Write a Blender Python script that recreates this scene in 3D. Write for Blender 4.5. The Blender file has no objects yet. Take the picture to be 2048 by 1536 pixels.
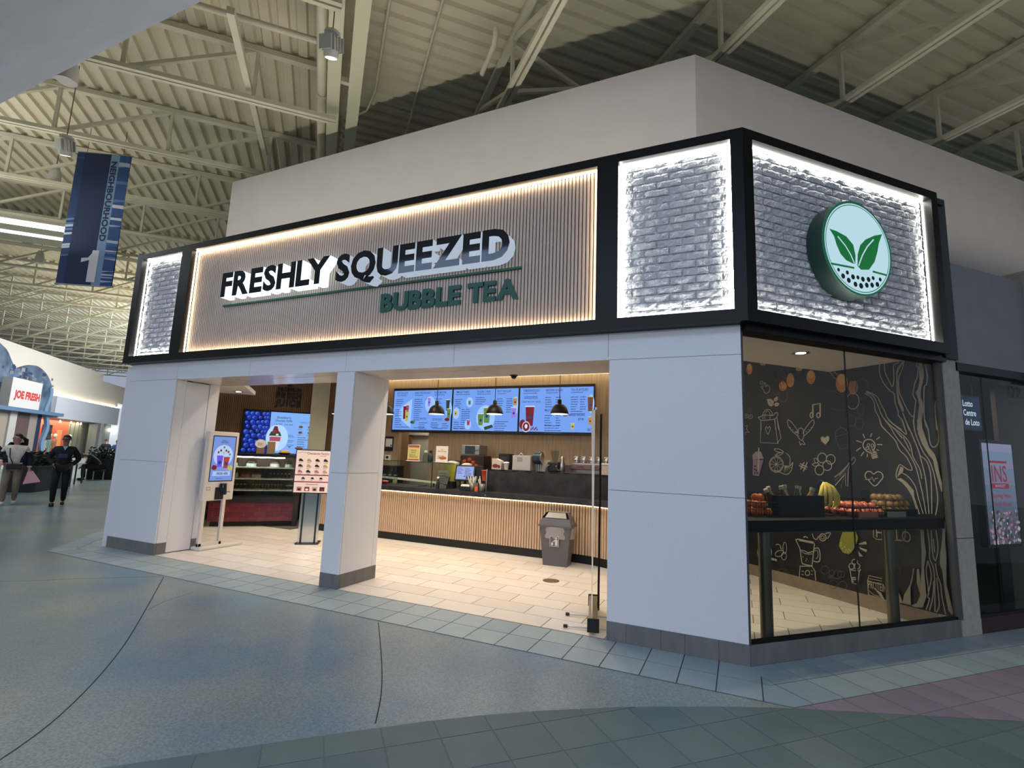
import bpy, bmesh, math, random
from mathutils import Vector, Matrix
random.seed(7)
S = bpy.context.scene
COL = S.collection
PI = math.pi
R2 = math.sqrt(0.5)

# ---------------------------------------------------------------- camera
CAM_LOC = Vector((-0.031, -4.7692, 1.6))
YAW, PITCH, ROLL, FPX = -0.4276, 0.1427, 0.0379, 1008.0
_f = Vector((math.sin(YAW)*math.cos(PITCH), math.cos(YAW)*math.cos(PITCH), math.sin(PITCH)))
_r = Vector((math.cos(YAW), -math.sin(YAW), 0))
_u = _r.cross(_f)
CR = _r*math.cos(ROLL) + _u*math.sin(ROLL)
CU = -_r*math.sin(ROLL) + _u*math.cos(ROLL)
CF = _f
cd = bpy.data.cameras.new('camera')
cd.sensor_width = 36.0
cd.lens = FPX/2048*36.0
cd.clip_end = 300
cam = bpy.data.objects.new('camera', cd)
COL.objects.link(cam)
m3 = Matrix((CR, CU, -CF)).transposed()
cam.matrix_world = Matrix.Translation(CAM_LOC) @ m3.to_4x4()
S.camera = cam

# ---------------------------------------------------------------- world, exposure, big lights
S.view_settings.view_transform = 'Standard'
S.view_settings.look = 'None'
S.view_settings.exposure = 0.0
S.view_settings.gamma = 1.0
S.view_settings.use_curve_mapping = False
w = bpy.data.worlds.new('world')
S.world = w
w.use_nodes = True
bg = w.node_tree.nodes['Background']
bg.inputs[0].default_value = (0.64, 0.72, 0.92, 1)
bg.inputs[1].default_value = 0.50

A45_ = PI/4
def area(name, loc, rot, sx, sy, power, col, spread=None):
    d = bpy.data.lights.new(name, 'AREA')
    d.shape = 'RECTANGLE'
    d.size, d.size_y = sx, sy
    d.energy = power
    d.color = col
    if spread:
        d.spread = spread
    o = bpy.data.objects.new(name, d)
    COL.objects.link(o)
    o.location = loc
    o.rotation_euler = rot
    return o

# daylight laylight panels in the hall ceiling (behind and above the photographer), with added fills among them
area('hall_daylight', (-1.5, -6.0, 5.85), (0, 0, 0), 12.0, 3.0, 290, (0.47, 0.64, 1.0))
area('bulkhead_fill', (-5.0, -13.0, 4.4), (PI/2, 0, 0), 18.0, 2.2, 390, (0.84, 0.87, 1.0))  # added fill lamp behind the camera, brightens the upper bulkhead
area('hall_daylight_left', (-15.0, -2.5, 6.6), (0, 0, PI/4), 4.0, 7.0, 380, (0.84, 0.91, 1.0))
area('far_wall_fill', (-29.0, 14.0, 6.8), (0, .8, PI/4), 5.0, 12.0, 2000, (0.86, 0.92, 1.0))  # added fill lamp, tilted to brighten the far wall
# unseen fill lamp added in the hall to brighten the left roof deck
area('deck_fill', (-13.5, -1.0, 4.9), (PI, 0, 0), 6.0, .8, 80, (1.0, 0.94, 0.82))
# linear uplights standing on the ledge of the sign band
area('sign_uplight', (-4.5, -.03, 4.67), (PI, 0, 0), 8.7, .05, 70, (1.0, 0.95, 0.86))
area('sign_uplight_right', (2.9+.021, 2.9-.021, 4.67), (PI, 0, A45_), 8.0, .05, 26, (1.0, 0.95, 0.86))
area('hall_uplight_far', (-22, 8, 5.0), (PI, 0, A45_), 6.0, 6, 260, (1.0, 0.95, 0.85))

# ---------------------------------------------------------------- helpers
def ray(u, v):
    return (CR*((u-1024)/FPX) - CU*((v-768)/FPX) + CF)
def at_plane(u, v, p0, n):
    d = ray(u, v)
    n = Vector(n)
    t = (Vector(p0)-CAM_LOC).dot(n)/d.dot(n)
    return CAM_LOC + d*t
def at_y(u, v, y): return at_plane(u, v, (0, y, 0), (0, 1, 0))
def at_z(u, v, z): return at_plane(u, v, (0, 0, z), (0, 0, 1))
EA = Vector((R2, R2, 0)); EB = Vector((-R2, R2, 0))
def loc45(p): return Vector((p.dot(EA), p.dot(EB), p.z))
def at_b(u, v, b): return loc45(at_plane(u, v, EB*b, EB))
def at_a(u, v, a): return loc45(at_plane(u, v, EA*a, EA))

def lin(c):
    c = c/255.0
    return c/12.92 if c <= 0.04045 else ((c+0.055)/1.055)**2.4
def rgb(*c):
    if len(c) == 1: c = c[0]
    return (lin(c[0]), lin(c[1]), lin(c[2]), 1.0)

MATS = {}
def M(name, c, rough=0.6, metal=0.0, noise=None, bump=None, emit=0.0, alpha=None, trans=0.0, stretch=None, spec=None, coat=0.0, c2=None):
    """procedural material; noise=(scale, amount, detail), bump=(scale, strength)"""
    if name in MATS: return MATS[name]
    m = bpy.data.materials.new(name); MATS[name] = m
    m.use_nodes = True
    nt = m.node_tree; b = nt.nodes['Principled BSDF']
    col = rgb(c)
    b.inputs['Base Color'].default_value = col
    b.inputs['Roughness'].default_value = rough
    b.inputs['Metallic'].default_value = metal
    if spec is not None: b.inputs['Specular IOR Level'].default_value = spec
    if coat: b.inputs['Coat Weight'].default_value = coat; b.inputs['Coat Roughness'].default_value = 0.08
    if trans: b.inputs['Transmission Weight'].default_value = trans
    if alpha is not None: b.inputs['Alpha'].default_value = alpha
    if emit:
        b.inputs['Emission Color'].default_value = col
        b.inputs['Emission Strength'].default_value = emit
    if noise or bump:
        tc = nt.nodes.new('ShaderNodeTexCoord'); mp = nt.nodes.new('ShaderNodeMapping')
        nt.links.new(tc.outputs['Object'], mp.inputs['Vector'])
        if stretch: mp.inputs['Scale'].default_value = stretch
    if noise:
        n = nt.nodes.new('ShaderNodeTexNoise')
        n.inputs['Scale'].default_value = noise[0]
        n.inputs['Detail'].default_value = noise[2] if len(noise) > 2 else 4
        nt.links.new(mp.outputs[0], n.inputs['Vector'])
        r = nt.nodes.new('ShaderNodeValToRGB')
        a = noise[1]
        cc2 = rgb(c2) if c2 else tuple(min(1, x*(1+a)) for x in col[:3])+(1,)
        cc1 = tuple(x*(1-a) for x in col[:3])+(1,)
        r.color_ramp.elements[0].position = 0.3; r.color_ramp.elements[1].position = 0.7
        r.color_ramp.elements[0].color = cc1; r.color_ramp.elements[1].color = cc2
        nt.links.new(n.outputs['Fac'], r.inputs[0])
        nt.links.new(r.outputs[0], b.inputs['Base Color'])
        if emit: nt.links.new(r.outputs[0], b.inputs['Emission Color'])
    if bump:
        n2 = nt.nodes.new('ShaderNodeTexNoise'); n2.inputs['Scale'].default_value = bump[0]; n2.inputs['Detail'].default_value = 5
        nt.links.new(mp.outputs[0], n2.inputs['Vector'])
        bp = nt.nodes.new('ShaderNodeBump'); bp.inputs['Strength'].default_value = bump[1]; bp.inputs['Distance'].default_value = 0.02
        nt.links.new(n2.outputs['Fac'], bp.inputs['Height'])
        nt.links.new(bp.outputs[0], b.inputs['Normal'])
    return m

def E(name, c, s=1.0):
    """screen / lamp emission"""
    if name in MATS: return MATS[name]
    m = bpy.data.materials.new(name); MATS[name] = m
    m.use_nodes = True
    b = m.node_tree.nodes['Principled BSDF']
    b.inputs['Base Color'].default_value = (0.01, 0.01, 0.01, 1)
    b.inputs['Roughness'].default_value = 0.3
    b.inputs['Emission Color'].default_value = rgb(c)
    b.inputs['Emission Strength'].default_value = s
    return m

def glass(name, tint=(255, 255, 255), refl=0.08, dark=1.0):
    """thin architectural glass: mostly transparent with a fresnel mirror layer"""
    if name in MATS: return MATS[name]
    m = bpy.data.materials.new(name); MATS[name] = m
    m.use_nodes = True
    nt = m.node_tree; nt.nodes.clear()
    out = nt.nodes.new('ShaderNodeOutputMaterial')
    tr = nt.nodes.new('ShaderNodeBsdfTransparent'); c = rgb(tint)
    tr.inputs[0].default_value = (c[0]*dark, c[1]*dark, c[2]*dark, 1)
    gl = nt.nodes.new('ShaderNodeBsdfGlossy'); gl.inputs['Roughness'].default_value = 0.0
    lw = nt.nodes.new('ShaderNodeLayerWeight'); pw = nt.nodes.new('ShaderNodeMath'); pw.operation = 'POWER'; pw.inputs[1].default_value = 5
    fr = nt.nodes.new('ShaderNodeMath'); fr.operation = 'MULTIPLY_ADD'; fr.inputs[1].default_value = .5; fr.inputs[2].default_value = .018
    lw.inputs[0].default_value = 0.5
    nt.links.new(lw.outputs['Facing'], pw.inputs[0]); nt.links.new(pw.outputs[0], fr.inputs[0])
    mx = nt.nodes.new('ShaderNodeMixShader')
    nt.links.new(fr.outputs[0], mx.inputs[0]); nt.links.new(tr.outputs[0], mx.inputs[1]); nt.links.new(gl.outputs[0], mx.inputs[2])
    nt.links.new(mx.outputs[0], out.inputs[0])
    return m

class MB:
    """collects geometry for ONE mesh object"""
    def __init__(s): s.v = []; s.f = []; s.m = []; s.sm = []
    def add(s, vs, fs, mi=0, smooth=False):
        o = len(s.v); s.v += [tuple(p) for p in vs]
        for f in fs: s.f.append([i+o for i in f]); s.m.append(mi); s.sm.append(smooth)
    def box(s, x0, y0, z0, x1, y1, z1, mi=0):
        s.add([(x0,y0,z0),(x1,y0,z0),(x1,y1,z0),(x0,y1,z0),(x0,y0,z1),(x1,y0,z1),(x1,y1,z1),(x0,y1,z1)],
              [(0,3,2,1),(4,5,6,7),(0,1,5,4),(1,2,6,5),(2,3,7,6),(3,0,4,7)], mi)
        return s
    def bevbox(s, x0, y0, z0, x1, y1, z1, b=0.01, mi=0):
        """box with chamfered vertical and horizontal edges"""
        bm = bmesh.new(); bmesh.ops.create_cube(bm, size=1)
        for v in bm.verts: v.co = ((v.co.x+.5)*(x1-x0)+x0, (v.co.y+.5)*(y1-y0)+y0, (v.co.z+.5)*(z1-z0)+z0)
        bmesh.ops.bevel(bm, geom=list(bm.edges), offset=b, segments=2, affect='EDGES', profile=0.6)
        s.bm(bm, mi); return s
    def bm(s, bm, mi=0, smooth=False):
        bm.verts.index_update()
        s.add([v.co[:] for v in bm.verts], [[v.index for v in f.verts] for f in bm.faces], mi, smooth); bm.free()
    def beam(s, p, q, w, h, up=(0,0,1), mi=0):
        p = Vector(p); q = Vector(q); d = (q-p).normalized(); up = Vector(up)
        if abs(d.dot(up)) > .98: up = Vector((1,0,0))
        x = d.cross(up).normalized(); y = x.cross(d).normalized()
        c = [(-w/2,-h/2),(w/2,-h/2),(w/2,h/2),(-w/2,h/2)]
        vs = [p+x*a+y*b for a,b in c]+[q+x*a+y*b for a,b in c]
        s.add(vs, [(3,2,1,0),(4,5,6,7),(0,1,5,4),(1,2,6,5),(2,3,7,6),(3,0,4,7)], mi); return s
    def tube(s, pts, r, n=8, mi=0, cap=True, radii=None, smooth=True):
        pts = [Vector(p) for p in pts]; rings = []
        prev = None
        for i, p in enumerate(pts):
            d = (pts[min(i+1,len(pts)-1)]-pts[max(i-1,0)]).normalized()
            if prev is None:
                a = Vector((0,0,1)) if abs(d.z) < .9 else Vector((1,0,0))
                x = d.cross(a).normalized()
            else: x = (prev-d*prev.dot(d)).normalized()
            prev = x; y = d.cross(x); rr = radii[i] if radii else r
            rings.append([p+(x*math.cos(2*PI*k/n)+y*math.sin(2*PI*k/n))*rr for k in range(n)])
        vs = [v for rg in rings for v in rg]; fs = []
        for i in range(len(pts)-1):
            for k in range(n):
                fs.append((i*n+k, i*n+(k+1)%n, (i+1)*n+(k+1)%n, (i+1)*n+k))
        s.add(vs, fs, mi, smooth)
        if cap: s.add(rings[0], [list(range(n))[::-1]], mi); s.add(rings[-1], [list(range(n))], mi)
        return s
    def lathe(s, prof, c=(0,0,0), n=20, mi=0, smooth=True, sx=1, sy=1):
        vs = []; fs = []
        for r, z in prof:
            for k in range(n): vs.append((c[0]+sx*r*math.cos(2*PI*k/n), c[1]+sy*r*math.sin(2*PI*k/n), c[2]+z))
        for i in range(len(prof)-1):
            for k in range(n): fs.append((i*n+k, i*n+(k+1)%n, (i+1)*n+(k+1)%n, (i+1)*n+k))
        s.add(vs, fs, mi, smooth)
        s.add(vs[:n], [list(range(n))[::-1]], mi); s.add(vs[-n:], [list(range(n))], mi)
        return s
    def ball(s, c, r, n=12, mi=0, sz=1.0, sx=1.0, sy=1.0):
        k = max(4, n//2)
        prof = [(max(1e-4, r*math.sin(PI*i/k)), -r*sz*math.cos(PI*i/k)) for i in range(k+1)]
        return s.lathe(prof, c, n, mi, True, sx, sy)
    def prism(s, poly, z0, z1, mi=0):
        n = len(poly)
        s.add([(x,y,z0) for x,y in poly]+[(x,y,z1) for x,y in poly],
              [list(range(n))[::-1], [n+i for i in range(n)]]+[(i,(i+1)%n,n+(i+1)%n,n+i) for i in range(n)], mi); return s
    def vprism(s, poly, y0, y1, mi=0):
        """polygon in x,z extruded along y"""
        n = len(poly)
        s.add([(x,y0,z) for x,z in poly]+[(x,y1,z) for x,z in poly],
              [list(range(n)), [n+i for i in range(n)][::-1]]+[((i+1)%n,i,n+i,n+(i+1)%n) for i in range(n)], mi); return s
    def mesh(s, name, mats):
        me = bpy.data.meshes.new(name)
        me.from_pydata(s.v, [], s.f)
        for m in (mats if isinstance(mats, (list, tuple)) else [mats]): me.materials.append(m)
        me.polygons.foreach_set('material_index', s.m)
        me.polygons.foreach_set('use_smooth', s.sm)
        me.update(); return me
    def build(s, name, mats, parent=None, loc=None, rotz=0):
        return obj(name, s.mesh(name, mats), parent, loc, rotz)

def obj(name, data, parent=None, loc=None, rotz=0):
    o = bpy.data.objects.new(name, data); COL.objects.link(o)
    if parent: o.parent = parent
    if loc is not None: o.location = loc
    if rotz: o.rotation_euler = (0, 0, rotz)
    return o
def tag(o, label=None, cat=None, group=None, kind=None):
    if label: o['label'] = label
    if cat: o['category'] = cat
    if group: o['group'] = group
    if kind: o['kind'] = kind
    return o
def thing(name, label, cat, loc=(0,0,0), rotz=0, group=None):
    return tag(obj(name, None, None, loc, rotz), label, cat, group)
def struct(name, mb=None, mats=None, loc=None, rotz=0):
    o = mb.build(name, mats, None, loc, rotz) if mb else obj(name, None, None, loc, rotz)
    o['kind'] = 'structure'; return o
def part(name, mats, parent, fn):
    b = MB(); fn(b); return b.build(name, mats, parent)
def boxp(name, mats, parent, *a, bev=0):
    b = MB(); b.bevbox(*a, b=bev) if bev else b.box(*a); return b.build(name, mats, parent)
def dup(root, loc=None, rotz=None, label=None, parent=None):
    r = root.copy(); COL.objects.link(r)
    if parent: r.parent = parent
    if loc is not None: r.location = loc
    if rotz is not None: r.rotation_euler = (0, 0, rotz)
    if label: r['label'] = label
    for ch in list(root.children): dup(ch, parent=r)
    return r

# text -> mesh (built-in font)
_TX = {}
def text_mesh(body, bold=0.0, ext=0.0, bevel=0.0):
    key = (body, bold, ext, bevel)
    if key in _TX: return _TX[key]
    c = bpy.data.curves.new('text', 'FONT'); c.body = body; c.size = 1; c.offset = bold; c.extrude = ext; c.bevel_depth = bevel
    c.resolution_u = 3
    o = bpy.data.objects.new('text', c); COL.objects.link(o)
    dg = bpy.context.evaluated_depsgraph_get(); me = bpy.data.meshes.new_from_object(o.evaluated_get(dg))
    bpy.data.objects.remove(o); bpy.data.curves.remove(c)
    vs = [v.co.copy() for v in me.vertices]; fs = [list(p.vertices) for p in me.polygons]; bpy.data.meshes.remove(me)
    x0 = min(v.x for v in vs); x1 = max(v.x for v in vs); y0 = min(v.y for v in vs); y1 = max(v.y for v in vs)
    _TX[key] = (vs, fs, x0, x1, y0, y1); return _TX[key]

class Print:
    """flat print (lettering, drawings, screen content) collected in one mesh; u right, v up, layered by fractions of a millimetre"""
    def __init__(s): s.b = MB(); s.mats = []; s.lay = 0
    def mi(s, m):
        if m not in s.mats: s.mats.append(m)
        return s.mats.index(m)
    def poly(s, pts, m, up=1):
        s.lay += up; n = len(pts)
        s.b.add([(p[0], s.lay*0.00012, p[1]) for p in pts], [list(range(n))], s.mi(m)); return s
    def rect(s, x0, z0, x1, z1, m): return s.poly([(x0,z0),(x1,z0),(x1,z1),(x0,z1)], m)
    def ell(s, x, z, rx, rz, m, n=20, rot=0):
        c, q = math.cos(rot), math.sin(rot)
        return s.poly([(x+c*rx*math.cos(2*PI*k/n)-q*rz*math.sin(2*PI*k/n), z+q*rx*math.cos(2*PI*k/n)+c*rz*math.sin(2*PI*k/n)) for k in range(n)], m)
    def stroke(s, pts, wd, m, closed=False):
        pts = [Vector((p[0],p[1])) for p in pts]
        if closed: pts.append(pts[0])
        s.lay += 1; mi = s.mi(m); n = len(pts); L = []; Rr = []
        for i, p in enumerate(pts):
            d = pts[min(i+1,n-1)]-pts[max(i-1,0)]
            if closed and i in (0, n-1): d = pts[1]-pts[n-2]
            if d.length < 1e-9: d = Vector((1,0))
            d.normalize(); q = Vector((-d.y, d.x))*wd/2
            L.append(p+q); Rr.append(p-q)
        vs = [(p.x, s.lay*0.00012, p.y) for p in L+Rr]
        s.b.add(vs, [(i, n+i, n+i+1, i+1) for i in range(n-1)], mi); return s
    def ring(s, x, z, rx, rz, wd, m, n=22, rot=0, a0=0, a1=2*PI):
        c, q = math.cos(rot), math.sin(rot); P = []
        cl = abs(a1-a0-2*PI) < 1e-6
        for k in range(n+(0 if cl else 1)):
            t = a0+(a1-a0)*k/n
            P.append((x+c*rx*math.cos(t)-q*rz*math.sin(t), z+q*rx*math.cos(t)+c*rz*math.sin(t)))
        return s.stroke(P, wd, m, cl)
    def text(s, body, x, z, h, m, wmax=None, align='l', bold=0.0, rot=0, flip=False):
        vs, fs, x0, x1, y0, y1 = text_mesh(body, bold)
        k = h/0.69; kx = k
        if wmax: kx = wmax/(x1-x0)
        W = (x1-x0)*kx; ox = x - (0 if align == 'l' else W/2 if align == 'c' else W)
        s.lay += 1; c, q = math.cos(rot), math.sin(rot); out = []
        for v in vs:
            px, pz = (v.x-x0)*kx+ox-x, v.y*k
            out.append((x+c*px-q*pz, s.lay*0.00012, z+q*px+c*pz))
        s.b.add(out, fs, s.mi(m)); return s
    def lines(s, x0, z, wd, n, dz, h, m, rag=0.4):
        for i in range(n):
            l = wd*(1-rag*random.random())
            x = x0
            while x < x0+l:
                q = random.uniform(1.5, 5)*h
                s.b.add([(x, s.lay*.00012+.0001, z-i*dz), (min(x+q,x0+l), s.lay*.00012+.0001, z-i*dz), (min(x+q,x0+l), s.lay*.00012+.0001, z-i*dz+h), (x, s.lay*.00012+.0001, z-i*dz+h)], [(0,1,2,3)], s.mi(m))
                x += q+h*0.5
        s.lay += 1; return s
    def build(s, name, parent, face='-y', at=(0,0,0), ev=None):
        """face -y: u=+x ; face -x: u=-y ; face +x: u=+y"""
        out = []
        for u, t, v in s.b.v:
            t += 0.0008
            if face == '-y': out.append((at[0]+u, at[1]-t, at[2]+v))
            elif face == '+y': out.append((at[0]-u, at[1]+t, at[2]+v))
            elif face == '-x': out.append((at[0]-t, at[1]-u, at[2]+v))
            elif face == '+x': out.append((at[0]+t, at[1]+u, at[2]+v))
            else: out.append((at[0]+u, at[1]+v, at[2]+t))
        s.b.v = out
        return s.b.build(name, s.mats, parent)

def letters(parent, body, x0, x1, z0, z1, y, depth, mats, bold=0.02, name='letter', gap=0.09, space=0.3, face_only=False):
    """free-standing letters in the x,z plane facing -y; each letter is an object of its own"""
    items = []; X = 0
    prev = ''
    for ch in body:
        if ch == ' ': X += space; continue
        if prev+ch in ('LY', 'TE'): X -= (.17 if prev == 'L' else .07)
        prev = ch
        vs, fs, a, b, c, d = text_mesh(ch, bold, 0.1)
        items.append((ch, X, a, b, vs, fs)); X += (b-a)+gap
    W = X-gap; kx = (x1-x0)/W
    H = text_mesh('H', bold, 0.1); kz = (z1-z0)/(H[5]-H[4]); out = []
    for ch, X, a, b, vs, fs in items:
        me = bpy.data.meshes.new(name)
        cx = x0+(X+(b-a)/2)*kx
        me.from_pydata([((v.x-a)*kx+x0+X*kx-cx, -(v.z/0.1*0.5+0.5)*depth, (v.y-H[4])*kz) for v in vs], [], fs)
        for m in mats: me.materials.append(m)
        me.update()
        for p in me.polygons:
            p.material_index = 0 if (p.normal.y < -0.9 or len(mats) == 1) else 1
        o = obj(name, me, parent, (cx, y, z0)); out.append(o)
    return out

def clip(poly, nx, ny, d):
    """keep nx*x+ny*y<=d"""
    out = []
    for i in range(len(poly)):
        p, q = poly[i], poly[(i+1) % len(poly)]
        a, b = nx*p[0]+ny*p[1]-d, nx*q[0]+ny*q[1]-d
        if a <= 0: out.append(p)
        if (a < 0 < b) or (b < 0 < a):
            t = a/(a-b); out.append((p[0]+(q[0]-p[0])*t, p[1]+(q[1]-p[1])*t))
    return out
# ---------------------------------------------------------------- shared materials
WHITE = M('white_panel', (226, 226, 226), 0.45, noise=(60, .03), bump=(220, .05))
STONE = M('grey_stone', (112, 112, 108), 0.7, noise=(9, .14), bump=(60, .12), stretch=(1, 1, .35))
JOINT = M('dark_joint', (28, 28, 30), 0.8)
BLACK = M('black_metal', (7, 7, 8), 0.4, spec=.25)
BULK = M('bulkhead_paint', (188, 181, 174), 0.85, noise=(2.5, .03))
GREYP = M('grey_paint', (138, 142, 140), 0.8, noise=(3, .06))
CONC = M('pillar_concrete', (176, 168, 154), 0.85, noise=(14, .1), bump=(90, .1))
DECK = M('deck_paint', (204, 196, 168), 0.75, noise=(1.2, .09), stretch=(1, 1, 1))
STEEL = M('joist_paint', (206, 200, 174), 0.7, noise=(2, .08))
TILE_L = [M('border_tile_%d' % i, c, 0.42, noise=(5, .05), bump=(150, .05)) for i, c in enumerate([(148, 162, 164), (140, 156, 160), (153, 166, 166)])]
TILE_G = [M('green_tile_%d' % i, c, 0.5, noise=(4, .08), bump=(150, .06)) for i, c in enumerate([(92, 110, 107), (88, 106, 106), (96, 113, 108)])]
TILE_P = [M('purple_tile_%d' % i, c, 0.5, noise=(4, .08), bump=(150, .06)) for i, c in enumerate([(134, 120, 132), (127, 116, 130), (138, 125, 135)])]
TILE_I = [M('shop_tile_%d' % i, c, 0.33, noise=(3, .03), bump=(120, .03)) for i, c in enumerate([(222, 212, 200), (217, 206, 194), (226, 216, 204)])]
GROUT = M('grout', (52, 58, 60), 0.9)
GROUT_I = M('shop_grout', (104, 92, 80), 0.9)
INWHITE = M('inside_white', (232, 226, 216), 0.6)
WOOD = M('oak_veneer', (168, 142, 112), 0.5, noise=(3.2, .22, 6), stretch=(9, 9, .5))
WOODS = M('oak_slat', (200, 170, 138), 0.5, noise=(3.0, .16, 6), stretch=(10, 10, .4))
WOODD = M('walnut_slat', (128, 96, 68), 0.5, noise=(3.0, .2, 6), stretch=(10, 10, .4))
SLAT_SIGN = M('sign_slat', (198, 180, 164), 0.6, noise=(3.0, .1, 5), stretch=(12, 12, .5))
BRICKW = M('white_brick', (206, 206, 206), 0.8, noise=(14, .06), bump=(45, .9))
MORTAR = M('brick_mortar', (200, 200, 200), 0.9, bump=(60, .4))
LEDW = E('led_white', (255, 255, 246), 46.0)
LEDWARM = E('led_warm', (255, 228, 188), 30.0)
CHROME = M('stainless', (188, 186, 182), 0.28, 1.0)
ALU = M('aluminium', (168, 166, 162), 0.4, 1.0)
PLBLACK = M('black_plastic', (18, 18, 20), 0.4)
STONEB = M('black_counter', (26, 25, 26), 0.45, noise=(6, .5, 6), c2=(52, 50, 50))
GLASS = glass('clear_glass', (240, 246, 242))
GLASSD = glass('shopfront_glass', (236, 240, 237))
WOODC = M('wood_plain', (150, 112, 80), 0.5, noise=(4, .2, 5), stretch=(8, 8, .6))

def terrazzo():
    m = bpy.data.materials.new('terrazzo'); m.use_nodes = True
    nt = m.node_tree; b = nt.nodes['Principled BSDF']
    tc = nt.nodes.new('ShaderNodeTexCoord')
    def noise(sc, det, lo, hi, c1, c2):
        n = nt.nodes.new('ShaderNodeTexNoise'); n.inputs['Scale'].default_value = sc; n.inputs['Detail'].default_value = det
        nt.links.new(tc.outputs['Object'], n.inputs['Vector'])
        r = nt.nodes.new('ShaderNodeValToRGB'); r.color_ramp.elements[0].position = lo; r.color_ramp.elements[1].position = hi
        r.color_ramp.elements[0].color = rgb(c1); r.color_ramp.elements[1].color = rgb(c2)
        nt.links.new(n.outputs['Fac'], r.inputs[0]); return r
    base = noise(0.8, 3, .38, .64, (98, 132, 148), (146, 154, 140))
    tone = noise(0.6, 3, .36, .64, (222, 226, 226), (255, 253, 248))
    speck = noise(75, 4, .34, .66, (96, 98, 98), (255, 255, 255))
    m1 = nt.nodes.new('ShaderNodeMixRGB'); m1.blend_type = 'MULTIPLY'; m1.inputs[0].default_value = 1
    nt.links.new(base.outputs[0], m1.inputs[1]); nt.links.new(tone.outputs[0], m1.inputs[2])
    m2 = nt.nodes.new('ShaderNodeMixRGB'); m2.blend_type = 'MULTIPLY'; m2.inputs[0].default_value = .6
    nt.links.new(m1.outputs[0], m2.inputs[1]); nt.links.new(speck.outputs[0], m2.inputs[2])
    g = nt.nodes.new('ShaderNodeMixRGB'); g.blend_type = 'ADD'; g.inputs[0].default_value = 1; g.inputs[2].default_value = (.06, .068, .07, 1)
    nt.links.new(m2.outputs[0], g.inputs[1])
    nt.links.new(g.outputs[0], b.inputs['Base Color'])
    b.inputs['Roughness'].default_value = 0.30
    n = nt.nodes.new('ShaderNodeTexNoise'); n.inputs['Scale'].default_value = 90; n.inputs['Detail'].default_value = 3
    nt.links.new(tc.outputs['Object'], n.inputs['Vector'])
    bp = nt.nodes.new('ShaderNodeBump'); bp.inputs['Strength'].default_value = .12; bp.inputs['Distance'].default_value = .01
    nt.links.new(n.outputs['Fac'], bp.inputs['Height']); nt.links.new(bp.outputs[0], b.inputs['Normal'])
    return m
TERR = terrazzo()

# ---------------------------------------------------------------- floor
fl = MB(); fl.add([(-60,-40,-.004),(30,-40,-.004),(30,60,-.004),(-60,60,-.004)], [(0,1,2,3)])
FLOOR = struct('floor', fl, TERR)
TP = {}
def tile(poly, mats, parent, z=0.0, gap=.003, th=.003, name='tile', rnd=None, share=None):
    """one floor tile (polygon in world x,y); full tiles share one mesh"""
    cx = sum(p[0] for p in poly)/len(poly); cy = sum(p[1] for p in poly)/len(poly)
    m = mats[random.randrange(len(mats))]
    if share:
        key = (share, m.name)
        if key not in TP:
            b = MB(); b.prism([(x-cx, y-cy) for x, y in poly], -th, 0); TP[key] = b.mesh(name, m)
        return obj(name, TP[key], parent, (cx, cy, z))
    b = MB(); b.prism([(x-cx, y-cy) for x, y in poly], -th, 0)
    return b.build(name, m, parent, (cx, cy, z))
def shrink(x0, y0, x1, y1, g=.0042): return [(x0+g,y0+g),(x1-g,y0+g),(x1-g,y1-g),(x0+g,y1-g)]
T = .6219
bed = MB()
bed.add([(-8.937-.2576,-T,-.0022),(.2576,-T,-.0022),(0,0,-.0022),(-8.937,0,-.0022)], [(0,1,2,3)])
def W45(a, b, z=0): return (EA*a+EB*b)+Vector((0,0,z))
bed.add([W45(-.2576,-T,-.0022), W45(9,-T,-.0022), W45(9,0,-.0022), W45(0,0,-.0022)], [(0,1,2,3)])
d = Vector((-R2,R2,0)); nn = Vector((-R2,-R2,0)); c0 = Vector((-8.937,0,-.0022))
bed.add([c0, c0+d*7, c0+d*7+nn*T, c0-d*.2576+nn*T], [(0,1,2,3)])
bed.build('tile_bed', GROUT, FLOOR)
# front border: two rows
xs = [0.42, .07, -.235, -.505, -.775, -1.085]
while xs[-1] > -9.6: xs.append(xs[-1]-.3053)
k = .2576/T
for r in range(2):
    for i in range(len(xs)-1):
        p = shrink(xs[i+1], -.311*(r+1), xs[i], -.311*r)
        full = (xs[i] <= -.9 and xs[i+1] > -8.8)
        q = clip(p, 1, k, 0); q = clip(q, -1, k, 8.937) if q else q
        if len(q) >= 3: tile(q, TILE_L, FLOOR, share='front' if full else None)
# right border, in the 45 degree frame
as_ = [-.385+.305*i for i in range(0, 30)]
for r in range(2):
    for i in range(len(as_)-1):
        p = shrink(as_[i], -.311*(r+1), as_[i+1], -.311*r)
        full = as_[i] > -.05
        q = clip(p, -1, k, 0)
        if len(q) >= 3: tile([tuple(W45(*c))[:2] for c in q], TILE_L, FLOOR, share='right' if full else None)
# left return border
for r in range(2):
    for i in range(0, 18):
        p = shrink(-.3+.305*i, -.311*(r+1), -.3+.305*(i+1), -.311*r)
        q = clip(p, -1, k, 0)
        if len(q) >= 3:
            tile([tuple(Vector((-8.937,0,0))+d*c[0]-nn*c[1])[:2] for c in q], TILE_L, FLOOR, share='leftr' if i > 2 else None)
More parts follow.
